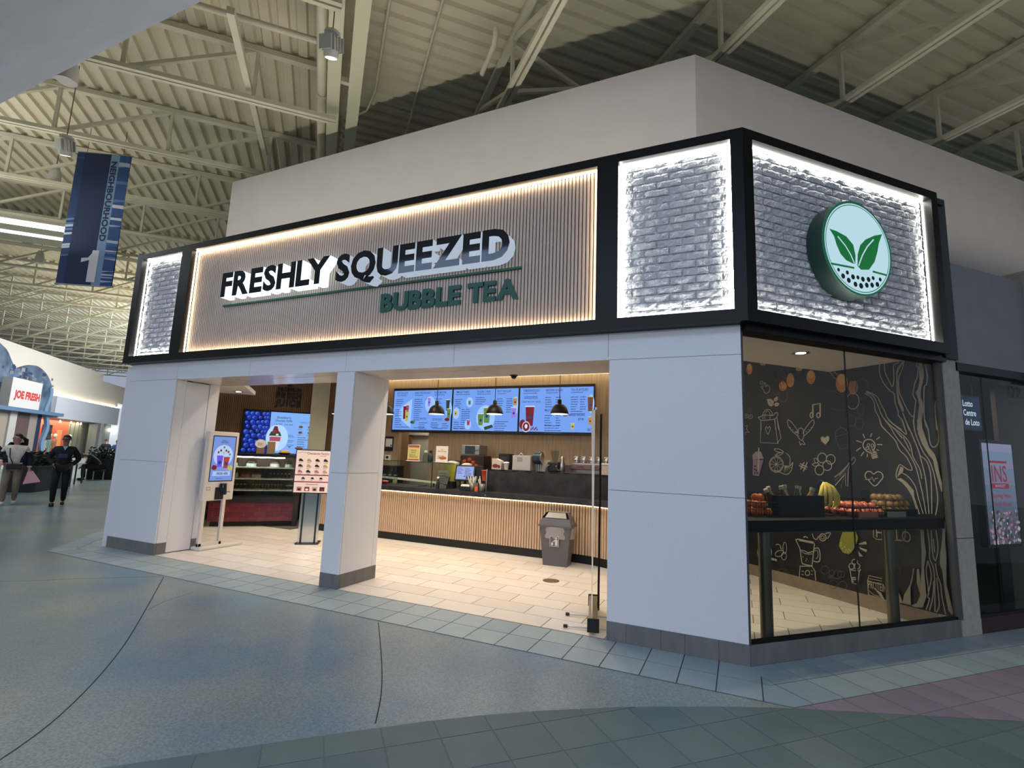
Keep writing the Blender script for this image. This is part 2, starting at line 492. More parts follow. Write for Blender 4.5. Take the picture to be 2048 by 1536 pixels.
# dark green and purple tiles in front, in the 45 degree frame
CUR = [(-8,-.09),(-3.65,-.09),(-3.09,-.092),(-2.63,-.104),(-2.316,-.128),(-1.93,-.178),(-1.37,-.288),(-.676,-.486),(-.287,-.617),(.511,-.96),(1.096,-1.204),(4,-2.42)]
gb = MB(); gp = [(a, b) for a, b in CUR]
gb.add([W45(a, b, -.0024) for a, b in CUR]+[W45(4,-4.5,-.0024), W45(-8,-4.5,-.0024)], [list(range(len(CUR)+2))[::-1]])
gb.add([W45(-.287,-.617,-.0024), W45(4,-2.42,-.0024), W45(9,-2.4,-.0024), W45(9,-.622,-.0024)], [(0,1,2,3)])
gb.build('tile_bed', M('grout_mixed', (108, 118, 112), .9), FLOOR)
def halfplanes(p):
    for i in range(len(CUR)-1):
        (x0,y0),(x1,y1) = CUR[i], CUR[i+1]
        nx, ny = -(y1-y0), (x1-x0)
        p = clip(p, nx, ny, nx*x0+ny*y0)
        if len(p) < 3: return p
    return p
for i in range(-8, 22):
    for j in range(0, 9):
        a0 = -2.92+.311*i; b1 = -.311*j
        p = shrink(a0, b1-.311, a0+.311, b1)
        g = halfplanes(p)
        if len(g) >= 3 and a0 < 3.5 and b1 > -2.6:
            tile([tuple(W45(*c))[:2] for c in g], TILE_G, FLOOR, share='green' if len(g) == 4 and abs(g[0][0]-p[0][0])+abs(g[2][1]-p[2][1])+abs(g[3][1]-p[3][1]) < 1e-6 else None)
        if j >= 2 and a0 > -.7:
            (x0,y0),(x1,y1) = (-.287,-.617),(4,-2.42)
            nx, ny = (y1-y0), -(x1-x0)
            g = clip(p, nx, ny, nx*x0+ny*y0)
            if len(g) >= 3: tile([tuple(W45(*c))[:2] for c in g], TILE_P, FLOOR)
# saw-cut joints in the terrazzo
def ribbon(pts, wd, z, name, mat, parent):
    b = MB(); n = len(pts); L = []; Rr = []
    for i, p in enumerate(pts):
        p = Vector(p); dd = (Vector(pts[min(i+1,n-1)])-Vector(pts[max(i-1,0)])).normalized(); q = Vector((-dd.y, dd.x))*wd/2
        L.append((p.x+q.x, p.y+q.y, z)); Rr.append((p.x-q.x, p.y-q.y, z))
    b.add(L+Rr, [(i, n+i, n+i+1, i+1) for i in range(n-1)]); return b.build(name, mat, parent)
def smooth(pts, k=6):
    out = []; n = len(pts)
    for i in range(n-1):
        p0, p1, p2, p3 = [Vector(pts[max(0,min(n-1,j))]) for j in (i-1,i,i+1,i+2)]
        for q in range(k):
            t = q/k; out.append(tuple(0.5*((2*p1)+(p2-p0)*t+(2*p0-5*p1+4*p2-p3)*t*t+(3*p1-p0-3*p2+p3)*t**3)))
    return out+[tuple(pts[-1])]
CUTM = M('saw_cut', (42, 46, 46), .9)
ribbon(smooth([(-6.44,-.66),(-5.31,-1.52),(-4.46,-2.19),(-3.84,-2.77),(-3.5,-3.2),(-3.2,-3.8)]), .009, -.0033, 'saw_cut', CUTM, FLOOR)
ribbon(smooth([(-3.2,-.66),(-2.816,-1.108),(-2.492,-1.495),(-2.249,-1.81),(-2.053,-2.107)]), .008, -.0033, 'saw_cut', CUTM, FLOOR)
ribbon(smooth([(-9.5,-2.9),(-7.654,-1.703),(-7.15,-1.23),(-6.488,-.66)]), .007, -.0033, 'saw_cut', CUTM, FLOOR)
ribbon(smooth([(-5.3,-1.5),(-5.45,-1.25),(-5.54,-.9)]), .005, -.0033, 'saw_cut', CUTM, FLOOR)

# shop floor
sf = MB()
sf.add([(-8.937,0,-.0021),(0,0,-.0021),(1.95,1.95,-.0021),(-1.1,5,-.0021),(-8.6,5,-.0021),(-12.3,3.36,-.0021)], [(0,1,2,3,4,5)])
sf.build('tile_bed', GROUT_I, FLOOR)
row = 0; y = .012
while y < 3.9:
    off = -3.055 if row % 2 == 0 else -2.745
    for i in range(-16, 9):
        x0 = off+.62*i
        if y > 2.7 and x0 < -2.1: continue
        if x0+.62 < -10.6: continue
        p = shrink(x0, y, x0+.62, y+.315, .0042); q = p
        q = clip(q, 1, -1, -.02); q = clip(q, 1, 1, 3.9) if q else q; q = clip(q, -1, -1, 8.93) if q else q
        if len(q) >= 3:
            same = len(q) == 4 and q == p
            tile(q, TILE_I, FLOOR, share='shop' if same else None)
    y += .315; row += 1

# ---------------------------------------------------------------- front wall: white panels on a dark core
WF = struct('wall_front')
def core(*a): boxp('wall_core', JOINT, WF, *a)
def panel(x0, z0, x1, z1, y0=0.0, y1=.02, g=.002, m=WHITE): boxp('panel', m, WF, x0+g, y0, z0+g, x1-g, y1, z1-g)
def spanel(x, y0, z0, y1, z1, g=.002, m=WHITE): boxp('panel', m, WF, x-.02, y0+g, z0+g, x, y1-g, z1-g)
XL, X1, X2, X3, X4 = -8.937, -7.769, -4.6103, -4.3304, -1.1763
ZB, ZJ, ZT, ZF0, ZF1 = .160, 1.325, 2.564, 2.831, 4.636
core(XL+.01, .02, 0, X1-.02, .70, ZT); core(X2+.015, .02, 0, X3-.02, .66, ZT); core(X4+.015, .02, 0, -.03, .10, ZT)
core(XL+.01, .02, ZT+.006, -.2, .30, ZF1-.05); core(-.2, .02, ZT+.006, -.03, .10, ZF1-.05)
for x0, x1 in ((XL, X1), (X2, X3), (X4, 0)):
    panel(x0, ZB, x1, ZJ); panel(x0, ZJ, x1, ZT)
    boxp('panel', WHITE, WF, x0, .022, ZB+.002, x0+.013, .66 if x0 < X4 else .10, ZT-.002)
for x0, x1 in ((XL, X1), (X1, -6.2), (-6.2, -4.486), (-4.486, -2.932), (-2.932, -1.187), (-1.187, 0)):
    panel(x0, ZT, x1, ZF0+.01)
# returns of the left and middle pillars
spanel(X1, .022, ZB, .166, ZT); spanel(X1, .54, ZB, .71, ZT); boxp('access_door', WHITE, WF, X1-.03, .17, .012, X1-.006, .536, ZT-.012)
spanel(X3, .022, ZB, .585, ZJ); spanel(X3, .022, ZJ, .585, ZT); spanel(X3, .585, ZB, .67, ZT)
# soffit panels over the two openings with the shutter slot between
SOFF = M('soffit_panel', (222, 214, 206), .16)
for x0, x1 in ((X1, X2), (X3, X4)):
    for a, b in ((x0, (x0+x1)/2), ((x0+x1)/2, x1)):
        boxp('soffit_panel', SOFF, WF, a+.002, .002, ZT, b-.002, .245, ZT+.03)
        boxp('soffit_panel', SOFF, WF, a+.002, .256, ZT, b-.002, .74, ZT+.03)
boxp('wall_core', INWHITE, WF, X1, .3, ZT+.03, X4, .74, 3.45)
boxp('soffit_trim', E('soffit_glow', (255, 238, 206), 1.1), WF, X3, .741, ZT-.004, X4-.02, .75, ZT+.012)
boxp('soffit_trim', M('soffit_trim_plain', (235, 220, 200), .5), WF, X1, .741, ZT-.004, X2, .75, ZT+.01)
# grey stone baseboard blocks
BBF = struct('baseboard_front')
def bblock(*a): boxp('stone_block', STONE, BBF, *a)
def brun(pts, y0=0.0, y1=.03):
    for i in range(len(pts)-1): bblock(min(pts[i],pts[i+1])+.0012, y0-.002, 0, max(pts[i],pts[i+1])-.0012, y1, ZB)
brun([X4, -1.0, -.7, -.502, -.235, 0]); brun([X2, X3]); brun([XL, -8.4, X1])
bblock(X3-.03, .03, 0, X3+.001, .3, ZB); bblock(X3-.03, .302, 0, X3+.001, .67, ZB)
bblock(X1-.03, .03, 0, X1+.001, .166, ZB); bblock(X1-.03, .54, 0, X1+.001, .71, ZB)

# left chamfer wall (out of sight, closes the shop)
wl = MB(); wl.beam((-8.96,.02,1.4), (-12.4,3.46,1.4), .12, 2.8); struct('wall_left', wl, WHITE)

# ---------------------------------------------------------------- upper bulkhead walls
ub = MB(); ub.prism([(-8.52,1.0),(-.414,1.0),(-.464,1.12),(-8.47,1.12)], 4.5, 6.45); struct('wall_upper_front', ub, BULK)
ub = MB(); ub.prism([(-.414,1.0),(9.2,10.614),(9.1,10.7),(-.464,1.12)], 3.85, 6.45); struct('wall_upper_right', ub, BULK)
ub = MB(); ub.prism([(-8.52,1.0),(-8.47,1.12),(-17.0,9.65),(-17.12,9.6)], 4.5, 6.45); struct('wall_upper_left', ub, BULK)
lg = MB(); lg.prism([(-9.0,-.1),(.04,-.1),(2.1,1.98),(1.4,2.9),(-.414,1.06),(-8.52,1.06),(-12,4.5),(-12.9,3.8)], 4.55, 4.6); struct('trim_1', lg, M('ledge', (60, 60, 60), .8))

# ---------------------------------------------------------------- right shopfront (45 degree frame, x along the glass, y inwards)
A45 = PI/4
BBR = struct('baseboard_right', rotz=A45)
boxp('stone_block', STONE, BBR, .004, -.004, 0, 2.72, .1, ZB-.002, bev=.004)
boxp('stone_block', CONC, BBR, 2.727, -.02, 0, 3.02, .2, .155, bev=.006)
WR = struct('wall_right', rotz=A45)
boxp('sill_channel', BLACK, WR, .0, .01, .158, 2.73, .06, .182)
boxp('head_channel', BLACK, WR, .0, -.05, 2.768, 2.76, .12, 2.84)
boxp('corner_trim', M('corner_trim', (70, 70, 72), .5), WR, -.006, .0, .158, .012, .03, 2.84)
boxp('pillar', CONC, WR, 2.765, -.015, .155, 3.02, .3, .94); boxp('pillar', CONC, WR, 2.765, -.015, .948, 3.02, .3, 2.81)
boxp('pillar_edge', M('pillar_edge', (84, 82, 78), .8), WR, 2.705, -.005, .158, 2.757, .05, 2.8)
boxp('fascia_end', M('fascia_end', (70, 70, 70), .8), WR, 2.69, -.05, 2.81, 2.97, .3, 4.65)
for n, (a, b) in enumerate(((.016, 1.326), (1.334, 2.70))):
    g = MB(); g.box(a, .03, .18, b, .04, 2.775)
    o = struct('window_%d' % (n+1), g, GLASSD, rotz=A45)
boxp('glass_seam', PLBLACK, WR, 1.327, .029, .18, 1.333, .041, 2.775)

# ---------------------------------------------------------------- inside of the shop
WB = struct('wall_back')
boxp('wall_board', WOOD, WB, -6.52, 5.0, 0, -1.0, 5.12, 3.45)
boxp('wall_board', WOOD, WB, -8.45, 5.0, 0, -7.36, 5.12, 3.45)
boxp('wall_board', WOOD, WB, -7.36, 5.0, 2.12, -6.52, 5.12, 3.45)
boxp('backsplash', M('backsplash_grey', (92, 86, 80), .5, noise=(5, .1)), WB, -6.0, 4.985, .9, -1.3, 5.0, 1.47)
boxp('corridor_wall', M('corridor_white', (196, 188, 174), .8), WB, -9.2, 6.2, 0, -6.0, 6.3, 3)
boxp('corridor_side', WOODD, WB, -7.42, 5.12, 0, -7.36, 5.4, 2.5)
boxp('corridor_side', M('corridor_white', (196, 188, 174), .8), WB, -6.52, 5.12, 0, -6.46, 6.2, 3)
D1 = struct('door_1')
boxp('door_leaf', WOODC, D1, -8.62, 6.15, 0, -7.81, 6.2, 2.05)
part('porthole', M('porthole', (176, 164, 148), .3), D1, lambda b: b.tube([(-7.98,6.14,1.55),(-7.98,6.152,1.55)], .13, 24))
boxp('wall_board', M('corridor_white', (196, 188, 174), .8), WB, -8.62, 6.12, 2.05, -7.3, 6.2, 2.6)
# TV wall at 45 degrees with vertical slats
WT = struct('wall_left_inside', rotz=A45)
boxp('wall_board', M('slat_backing', (52, 38, 28), .8), WT, -6.4, 9.42, 0, -2.25, 9.55, 3.45)
sb = MB(); sb.bevbox(-.0155, -.02, 1.2, .0155, 0, 3.4, .004); sme = sb.mesh('slat', WOODD)
for i in range(104): obj('slat', sme, WT, (-6.35+.0395*i, 9.42, 0))
# chalkboard wall
WC = struct('wall_chalk', rotz=A45)
CHALK = M('chalkboard', (30, 29, 30), .42, noise=(1.6, .35, 5), c2=(44, 42, 42))
boxp('chalkboard', CHALK, WC, 2.758, .0, .15, 2.87, 4.4, 3.45)
boxp('stone_block', M('inside_base', (150, 132, 112), .6, noise=(10, .1)), WC, 2.745, .03, 0, 2.87, 1.9, .15)
boxp('stone_block', M('inside_base', (150, 132, 112), .6), WC, 2.745, 1.902, 0, 2.87, 4.4, .15)
# inside ceilings
CI = struct('ceiling_inside')
ci = MB(); ci.prism([(-8.9,.1),(-.1,.1),(1.9,2.05),(-1.1,5.05),(-8.4,5.05),(-12.2,3.4)], 3.45, 3.5); ci.build('ceiling_board', INWHITE, CI)
CS = struct('ceiling_soffit_right', rotz=A45)
part('ceiling_board', INWHITE, CS, lambda b: b.prism([(.1,.06),(2.757,.06),(2.757,1.276),(-1.1,1.276)], 2.85, 2.9))
CL = struct('ceiling_soffit_left', rotz=A45)
boxp('ceiling_board', INWHITE, CL, -6.3, 6.4, 2.70, -4.78, 8.75, 2.78)
# ---------------------------------------------------------------- roof: corrugated deck, joists, girder
CEIL = struct('ceiling', rotz=A45)
ZD = 8.0
def deck(a0, a1, b0, b1, along_b):
    b = MB(); pitch = .262; h = .06; vs = []; prof = []
    lo, hi = (a0, a1) if along_b else (b0, b1)
    t = lo
    while t < hi:
        prof += [(t, ZD), (t+.13, ZD), (t+.155, ZD+h), (t+.235, ZD+h)]; t += pitch
    for p, z in prof:
        vs.append((p, b0, z) if along_b else (a0, p, z))
    n = len(vs)
    for p, z in prof: vs.append((p, b1, z) if along_b else (a1, p, z))
    b.add(vs, [(i, i+1, n+i+1, n+i) for i in range(n-1)])
    return b.build('roof_deck', DECK, CEIL)
deck(-26, -3.5, -9, 52, True)
deck(-3.5, 16, -9, 34, False)
# steel of the roof
def joist(p0, p1, zt, zb, panel, off, mat, webs=True, name='roof_joist', cw=.11):
    """open web joist between two points of the 45 degree frame"""
    p0 = Vector(p0); p1 = Vector(p1); L = (p1-p0).length; dr = (p1-p0)/L; sd = Vector((-dr.y, dr.x, 0))
    jr = obj(name, None, CEIL, (p0.x, p0.y, 0))
    def P(t, z, s=0): return Vector((dr.x*t+sd.x*s, dr.y*t+sd.y*s, z))
    b = MB(); b.beam(P(0, zt-.05), P(L, zt-.05), cw, .09); b.build('top_chord', mat, jr)
    b = MB(); b.beam(P(0, zb, .045), P(L, zb, .045), .06, .07); b.beam(P(0, zb, -.045), P(L, zb, -.045), .06, .07); b.build('bottom_chord', mat, jr)
    t = off; far = MB()
    vm = MB(); vm.beam((0,0,zb), (0,0,zt-.06), .05, .05); vm = vm.mesh('web_post', mat)
    dm = MB(); dm.beam((0,0,zb), (dr.x*panel, dr.y*panel, zt-.06), .055, .055); dm = dm.mesh('web_diagonal', mat)
    while t < L:
        if webs:
            obj('web_post', vm, jr, P(t, 0))
            if t+panel < L: obj('web_diagonal', dm, jr, P(t, 0))
        else:
            far.beam(P(t, zb), P(t, zt-.06), .05, .05)
            if t+panel < L: far.beam(P(t, zb), P(t+panel, zt-.06), .055, .055)
        t += panel
    if far.v: far.build('web_bars', mat, jr)['kind'] = 'stuff'
# left field: joists run along a, spaced along b
bb = 5.0-2.36*2; k = 0
while bb < 48:
    joist((-24, bb, 0), (-3.6, bb, 0), ZD-.02, ZD-.95, 1.73, .12, STEEL, webs=(0 < bb < 17))
    bb += 2.36; k += 1
# right field: joists run along b, spaced along a
for aa in (-1.15, 1.20, 3.52, 5.80, 8.1, 10.4):
    joist((aa, -6, 0), (aa, 24, 0), ZD-.02, ZD-.95, 1.75, .4, STEEL, webs=True)
# girder with its two channels, pipe
gr = obj('girder', None, CEIL)
for a0 in (-3.765, -3.445):
    boxp('channel', M('girder_paint', (206, 202, 172), .6), gr, a0, -7, 7.3, a0+.195, 40, 7.5)
for i in range(20):
    bb = -4+2.1*i; boxp('batten', STEEL, gr, -3.57, bb, 7.36, -3.445, bb+.08, 7.44)
pp = MB(); pp.tube([(-3.86,-7,7.5),(-3.86,40,7.5)], .075, 12); pp.build('pipe', STEEL, CEIL)
for q in (2.2, 5.0): part('pipe_collar', STEEL, CEIL, lambda b: b.tube([(-3.86,q,7.5),(-3.86,q+.09,7.5)], .095, 12))
# sprinkler pipes and braces
part('pipe', STEEL, CEIL, lambda b: b.tube([(-12,3.95,7.55),(-3.9,3.95,7.55)], .045, 8))
part('pipe', STEEL, CEIL, lambda b: b.tube([(-2.3,1.5,7.95),(-2.3,9,7.95)], .02, 6))
part('pipe', STEEL, CEIL, lambda b: b.tube([(-3.0,1.5,7.95),(-3.0,5.2,7.95),(-3.1,5.6,7.8),(-3.4,5.7,7.6)], .02, 6))
part('pipe', STEEL, CEIL, lambda b: b.tube([(-1.5,3.6,7.55),(-1.5,3.0,7.55),(-1.52,2.9,7.6),(-1.52,2.88,7.72)], .04, 8))
part('brace', STEEL, CEIL, lambda b: b.beam((-4.9,3.2,7.0), (-5.0,9.4,7.9), .09, .09))
for q in ((-1.15,3.2,1.2,3.2),(1.2,2.6,3.52,2.6),(3.52,3.4,5.8,3.4),(-1.15,7.5,1.2,7.5)):
    part('brace', STEEL, CEIL, lambda b: b.beam((q[0],q[1],7.05), (q[2],q[3],7.9), .06, .06))
    part('brace', STEEL, CEIL, lambda b: b.beam((q[0],q[1],7.9), (q[2],q[3],7.05), .06, .06))
# drop ceiling over the hall, upper left of the picture
dc = MB(); dc.box(-26, -14, 6.0, 3, -2.05, 6.12); struct('ceiling_drop', dc, M('drop_ceiling', (190, 196, 208), .85, noise=(5, .05), bump=(14, .12), stretch=(.25, 1, 1)))
# roof light with two bright glazed strips
sk = thing('skylight', 'bright skylight with two long glazed strips high in the left roof', 'skylight', rotz=A45)
s0 = at_z(0, 434, 7.0); s0 = loc45(s0)
boxp('kerb', STEEL, sk, -24, s0.y-.08, 6.98, -9.5, s0.y+1.7, 7.2)
boxp('glazing', E('skylight_glow', (240, 246, 255), 3), sk, -24, s0.y-.06, 6.96, -9.6, s0.y+.3, 6.985)
boxp('glazing', E('skylight_glow', (240, 246, 255), 3), sk, -24, s0.y+.85, 6.96, -9.6, s0.y+1.05, 6.985)
# ---------------------------------------------------------------- illuminated sign band
PF = .1307
SF = thing('sign_frame', 'black metal box frame around the lit sign panels, wrapping the shop corner', 'sign frame', (0, 0, ZF0))
def fr(name, poly, z0, z1): part(name, BLACK, SF, lambda b: b.prism(poly, z0-ZF0, z1-ZF0))
for z0, z1, nm in ((ZF0, 2.942, 'bottom_rail'), (4.545, ZF1, 'top_rail')):
    fr(nm, [(-8.973,-PF),(.054,-PF),(-.021,.05),(-8.973,.05)], z0, z1)
    fr(nm, [tuple(W45(*c))[:2] for c in [(-.054,-PF),(2.69,-PF),(2.69,.05),(.021,.05)]], z0, z1)
for x0, x1 in ((-8.973,-8.84),(-7.83,-7.595),(-1.287,-1.073)):
    fr('stile', [(x0,-PF),(x1,-PF),(x1,.05),(x0,.05)], 2.942, 4.545)
fr('corner_stile', [(-.052,-PF),(.054,-PF),(.1334,-.0514),(.06,.05),(-.052,.05)], 2.942, 4.545)
fr('stile', [tuple(W45(*c))[:2] for c in [(2.585,-PF),(2.69,-PF),(2.69,.05),(2.585,.05)]], 2.942, 4.545)
part('back_box', BLACK, SF, lambda b: b.prism([(-8.96,.05),(-.03,.05),(-.2,.3),(-8.96,.3)], .01, ZF1-ZF0-.04))
part('back_box', BLACK, SF, lambda b: b.prism([tuple(W45(*c))[:2] for c in [(.03,.05),(2.68,.05),(2.68,.3),(.2,.3)]], .01, ZF1-ZF0-.04))
def leds(parent, x0, x1, z0, z1, mat, y=-.062):
    for a in ((x0, y, z1-.012, x1, y+.012, z1), (x0, y, z0, x1, y+.012, z0+.012), (x0, y, z0+.013, x0+.012, y+.012, z1-.013), (x1-.012, y, z0+.013, x1, y+.012, z1-.013)):
        boxp('led_strip', mat, parent, *a)
# ribbed timber sign panel
SP = thing('slat_sign', 'long ribbed timber sign panel with black and green raised shop lettering', 'sign', (0, 0, 0))
boxp('backing', M('sign_backing', (72, 54, 44), .8), SP, -7.595, -.004, 2.942, -1.287, .045, 4.545)
b = MB(); b.bevbox(-.0145, -.026, 2.944, .0145, 0, 4.543, .004); sme = b.mesh('slat', SLAT_SIGN)
for i in range(161):
    x = -7.575+.0393*i
    if x < -1.29: obj('slat', sme, SP, (x, -.004, 0))
leds(SP, -7.594, -1.288, 2.943, 4.544, LEDWARM)
FACE = M('gloss_black', (7, 7, 8), .05, coat=.6)
SIDE1 = E('letter_glow_bright', (226, 243, 255), 1.5); SIDE2 = E('letter_glow_soft', (208, 226, 246), .62)
letters(SP, 'FRESHLY', -6.71, -4.70, 3.675, 4.03, -.05, .155, [FACE, SIDE1], .042, gap=.035)
letters(SP, 'SQUEEZED', -4.585, -2.20, 3.66, 4.015, -.05, .155, [FACE, SIDE2], .042, gap=.035)
GREEN = M('green_letter', (22, 84, 70), .5)
letters(SP, 'BUBBLE TEA', -3.975, -2.15, 3.266, 3.494, -.03, .028, [GREEN], .042, gap=.03, space=.24)
boxp('underline', GREEN, SP, -6.84, -.06, 3.593, -2.13, -.03, 3.617)
# white brick panels
def brick_mesh(L, H, seed):
    rr = random.Random(seed); b = MB(); nx, nz = 6, 3; vs = []
    for j in range(nz+1):
        for i in range(nx+1):
            ed = i in (0, nx) or j in (0, nz)
            vs.append((L*(i/nx-.5)+(rr.uniform(-.004,.004)), -(.012+rr.uniform(-.007,.012) if not ed else .004+rr.uniform(0,.006)), H*(j/nz-.5)+rr.uniform(-.003,.003)))
    fs = [(j*(nx+1)+i, j*(nx+1)+i+1, (j+1)*(nx+1)+i+1, (j+1)*(nx+1)+i) for j in range(nz) for i in range(nx)]
    b.add(vs, fs)
    c = [(vs[0]), (vs[nx]), (vs[-1]), (vs[nz*(nx+1)])]
    bk = [(p[0], .012, p[2]) for p in c]
    b.add(c+bk, [(1,0,4,5),(2,1,5,6),(3,2,6,7),(0,3,7,4)])
    return b.mesh('brick', BRICKW)
BM = [brick_mesh(.222, .066, i) for i in range(6)]; BH = [brick_mesh(.10, .066, 20+i) for i in range(3)]
def brick_panel(label, x0, x1, z0, z1, rotz, led):
    t = thing('brick_sign_panel', label, 'sign panel', (0, 0, 0), rotz, 'white brick panels of the sign band')
    boxp('mortar', MORTAR, t, x0, -.004, z0, x1, .045, z1)
    z = z0+.04; r = 0
    while z < z1-.02:
        x = x0+.004+(0 if r % 2 == 0 else -.117)
        while x < x1-.03:
            a, e = max(x, x0+.003), min(x+.228, x1-.003)
            if e-a > .15:
                o = obj('brick', random.choice(BM), t, ((a+e)/2, -.006+random.uniform(-.004,.004), z)); o.scale.x = (e-a-.006)/.222
            elif e-a > .03:
                o = obj('brick', random.choice(BH), t, ((a+e)/2, -.006+random.uniform(-.004,.004), z)); o.scale.x = (e-a-.006)/.10
            if e-a > .03: o.rotation_euler = (random.uniform(-.05,.05), random.uniform(-.012,.012), random.uniform(-.03,.03))
            x += .234
        z += .0765; r += 1
    leds(t, x0, x1, z0, z1, led, -.048); return t
brick_panel('narrow white brick panel with lit edges at the left end of the sign', -8.84, -7.83, 2.943, 4.544, 0, LEDW)
brick_panel('white brick panel with lit edges between the timber sign and the corner', -1.073, -.052, 2.943, 4.544, 0, LEDW)
brick_panel('white brick panel behind the round leaf logo on the angled side', .06, 2.583, 2.943, 4.544, A45, LEDW)
# round logo sign
LG = thing('logo_sign', 'round lit leaf and bubble logo in green and pale blue', 'sign', (0, 0, 0), A45)
LC = (1.277, 3.70); LR = .472
part('drum', M('logo_rim', (8, 44, 40), .4), LG, lambda b: b.tube([(LC[0],-.03,LC[1]),(LC[0],-.19,LC[1])], LR, 48))
part('rim', E('logo_ring', (16, 110, 78), .6), LG, lambda b: b.tube([(LC[0],-.188,LC[1]),(LC[0],-.2,LC[1])], LR, 48))
LB = E('logo_face', (196, 232, 246), .85); LGN = E('logo_green', (12, 118, 58), .75); LD = M('logo_dot', (14, 34, 34), .5)
P = Print(); P.ell(LC[0], LC[1], LR*.955, LR*.955, LB, 48)
def zp(x, y): q = at_b(1200+x/2.8444, 240+y/2.8444, -.2); return (q.x, q.z)
P.ring(LC[0], LC[1], LR*.92, LR*.92, .008, LGN, 48)
P.poly([zp(*p) for p in [(1303,618),(1345,632),(1400,662),(1440,710),(1453,770),(1452,818),(1436,816),(1400,798),(1368,762),(1346,712),(1330,660)]], LGN)
P.poly([zp(*p) for p in [(1604,650),(1560,658),(1510,680),(1480,712),(1465,765),(1464,830),(1484,852),(1530,852),(1562,806),(1578,748),(1586,700)]], LGN)
P.stroke([zp(*p) for p in [(1352,662),(1395,715),(1425,765),(1446,815)]], .014, LB)
P.stroke([zp(*p) for p in [(1556,680),(1520,720),(1492,770),(1470,830)]], .014, LB)
P.stroke([zp(*p) for p in [(1312,816),(1446,842)]], .02, LGN); P.stroke([zp(*p) for p in [(1550,862),(1632,884)]], .02, LGN)
for x, y, r in ((1356,852,7),(1406,868,8),(1382,888,10),(1414,912,10),(1438,893,10),(1466,896,8),(1452,935,10),(1484,944,11),(1494,906,10),(1516,940,10),(1526,908,10),(1552,900,8),(1546,940,10),(1576,936,10),(1592,908,8)):
    c = zp(x, y); P.ell(c[0], c[1], r*.0026, r*.0026, LD, 12)
P.build('logo_print', LG, '-y', (0, -.2, 0))
# ---------------------------------------------------------------- serving counter
cp = [(-8.2, 3.02), (-2.5, 3.02)]
for i in range(1, 9):
    t = i*(PI/4)/8; cp.append((-2.5+1.2*math.sin(t), 1.82+1.2*math.cos(t)))
ex, ey = cp[-1]; cp.append((ex+.75*R2, ey-.75*R2))
def offs(path, dd):
    out = []
    for i, p in enumerate(path):
        a = Vector(path[max(0,i-1)]); b = Vector(path[min(len(path)-1,i+1)]); t = (b-a).normalized()
        out.append((p[0]-t.y*dd, p[1]+t.x*dd))
    return out
def band(b, d0, d1, z0, z1, path=None, mi=0):
    A = offs(path or cp, d0); Bq = offs(path or cp, d1); n = len(A)
    vs = [(x,y,z0) for x,y in A]+[(x,y,z0) for x,y in Bq]+[(x,y,z1) for x,y in A]+[(x,y,z1) for x,y in Bq]; fs = []
    for i in range(n-1):
        fs += [(i,n+i,n+i+1,i+1),(2*n+i,2*n+i+1,3*n+i+1,3*n+i),(i,i+1,2*n+i+1,2*n+i),(n+i+1,n+i,3*n+i,3*n+i+1)]
    fs += [(0,2*n,3*n,n),(n-1,2*n-1,4*n-1,3*n-1)]
    b.add(vs, fs, mi)
CT = thing('serving_counter', 'long serving counter with timber slat front, black stone top and glowing strip', 'counter', (0, 0, 0))
part('counter_top', STONEB, CT, lambda b: band(b, -.02, .74, .895, .978))
part('counter_body', M('counter_body', (60, 44, 34), .7), CT, lambda b: band(b, .09, .72, .13, .895))
part('toe_kick', M('toe_kick', (10, 10, 10), .5), CT, lambda b: band(b, .1, .7, 0, .13))
part('led_strip', E('counter_led', (255, 224, 170), 5), CT, lambda b: band(b, .035, .047, .878, .894))
b = MB(); b.bevbox(-.018, -.034, .135, .018, 0, .875, .007); sme = b.mesh('slat', WOODS)
tot = 0
for i in range(len(cp)-1):
    p, q = Vector(cp[i]), Vector(cp[i+1]); L = (q-p).length; t = (q-p)/L
    while tot < L:
        c = p+t*tot; n = Vector((-t.y, t.x))*.09
        obj('slat', sme, CT, (c.x+n.x, c.y+n.y, 0), math.atan2(t.y, t.x)); tot += .0465
    tot -= L
RP = [c for c in cp if c[0] > -3.9]; RP = [(-4.13, 3.02)]+RP
part('screen_panel', STONEB, CT, lambda b: band(b, .33, .37, .979, 1.36, RP))
part('screen_shelf', STONEB, CT, lambda b: band(b, .33, .72, 1.345, 1.362, RP))
boxp('screen_end', ALU, CT, -4.16, 3.33, .979, -4.135, 3.75, 1.36)
part('floor_border', M('floor_border', (232, 228, 220), .35), FLOOR, lambda b: band(b, -.23, .1, -.002, .0012))
part('screw_cap', CHROME, CT, lambda b: b.tube([(-3.99,2.999,.935),(-3.99,2.993,.935)], .012, 10))
# glass sneeze guard over the left run
SG = thing('sneeze_guard', 'clear glass sneeze guard standing on the left part of the counter', 'glass guard')
boxp('front_pane', GLASS, SG, -8.1, 3.12, .98, -5.165, 3.128, 1.43)
boxp('front_pane', GLASS, SG, -5.155, 3.12, .98, -4.74, 3.128, 1.43)
boxp('top_pane', GLASS, SG, -8.1, 3.12, 1.432, -4.70, 3.45, 1.44)
boxp('top_edge', M('glass_edge', (30, 34, 32), .3), SG, -8.1, 3.115, 1.43, -4.70, 3.12, 1.441)
for x in (-7.6, -6.4, -5.16): part('post', PLBLACK, SG, lambda b: b.tube([(x,3.125,.98),(x,3.125,1.43)], .008, 8))

# ---------------------------------------------------------------- things on and behind the counter
SUGAR = M('cane', (208, 202, 160), .6)
def simple(name, label, cat, loc, group=None, rotz=0): return thing(name, label, cat, loc, rotz, group)
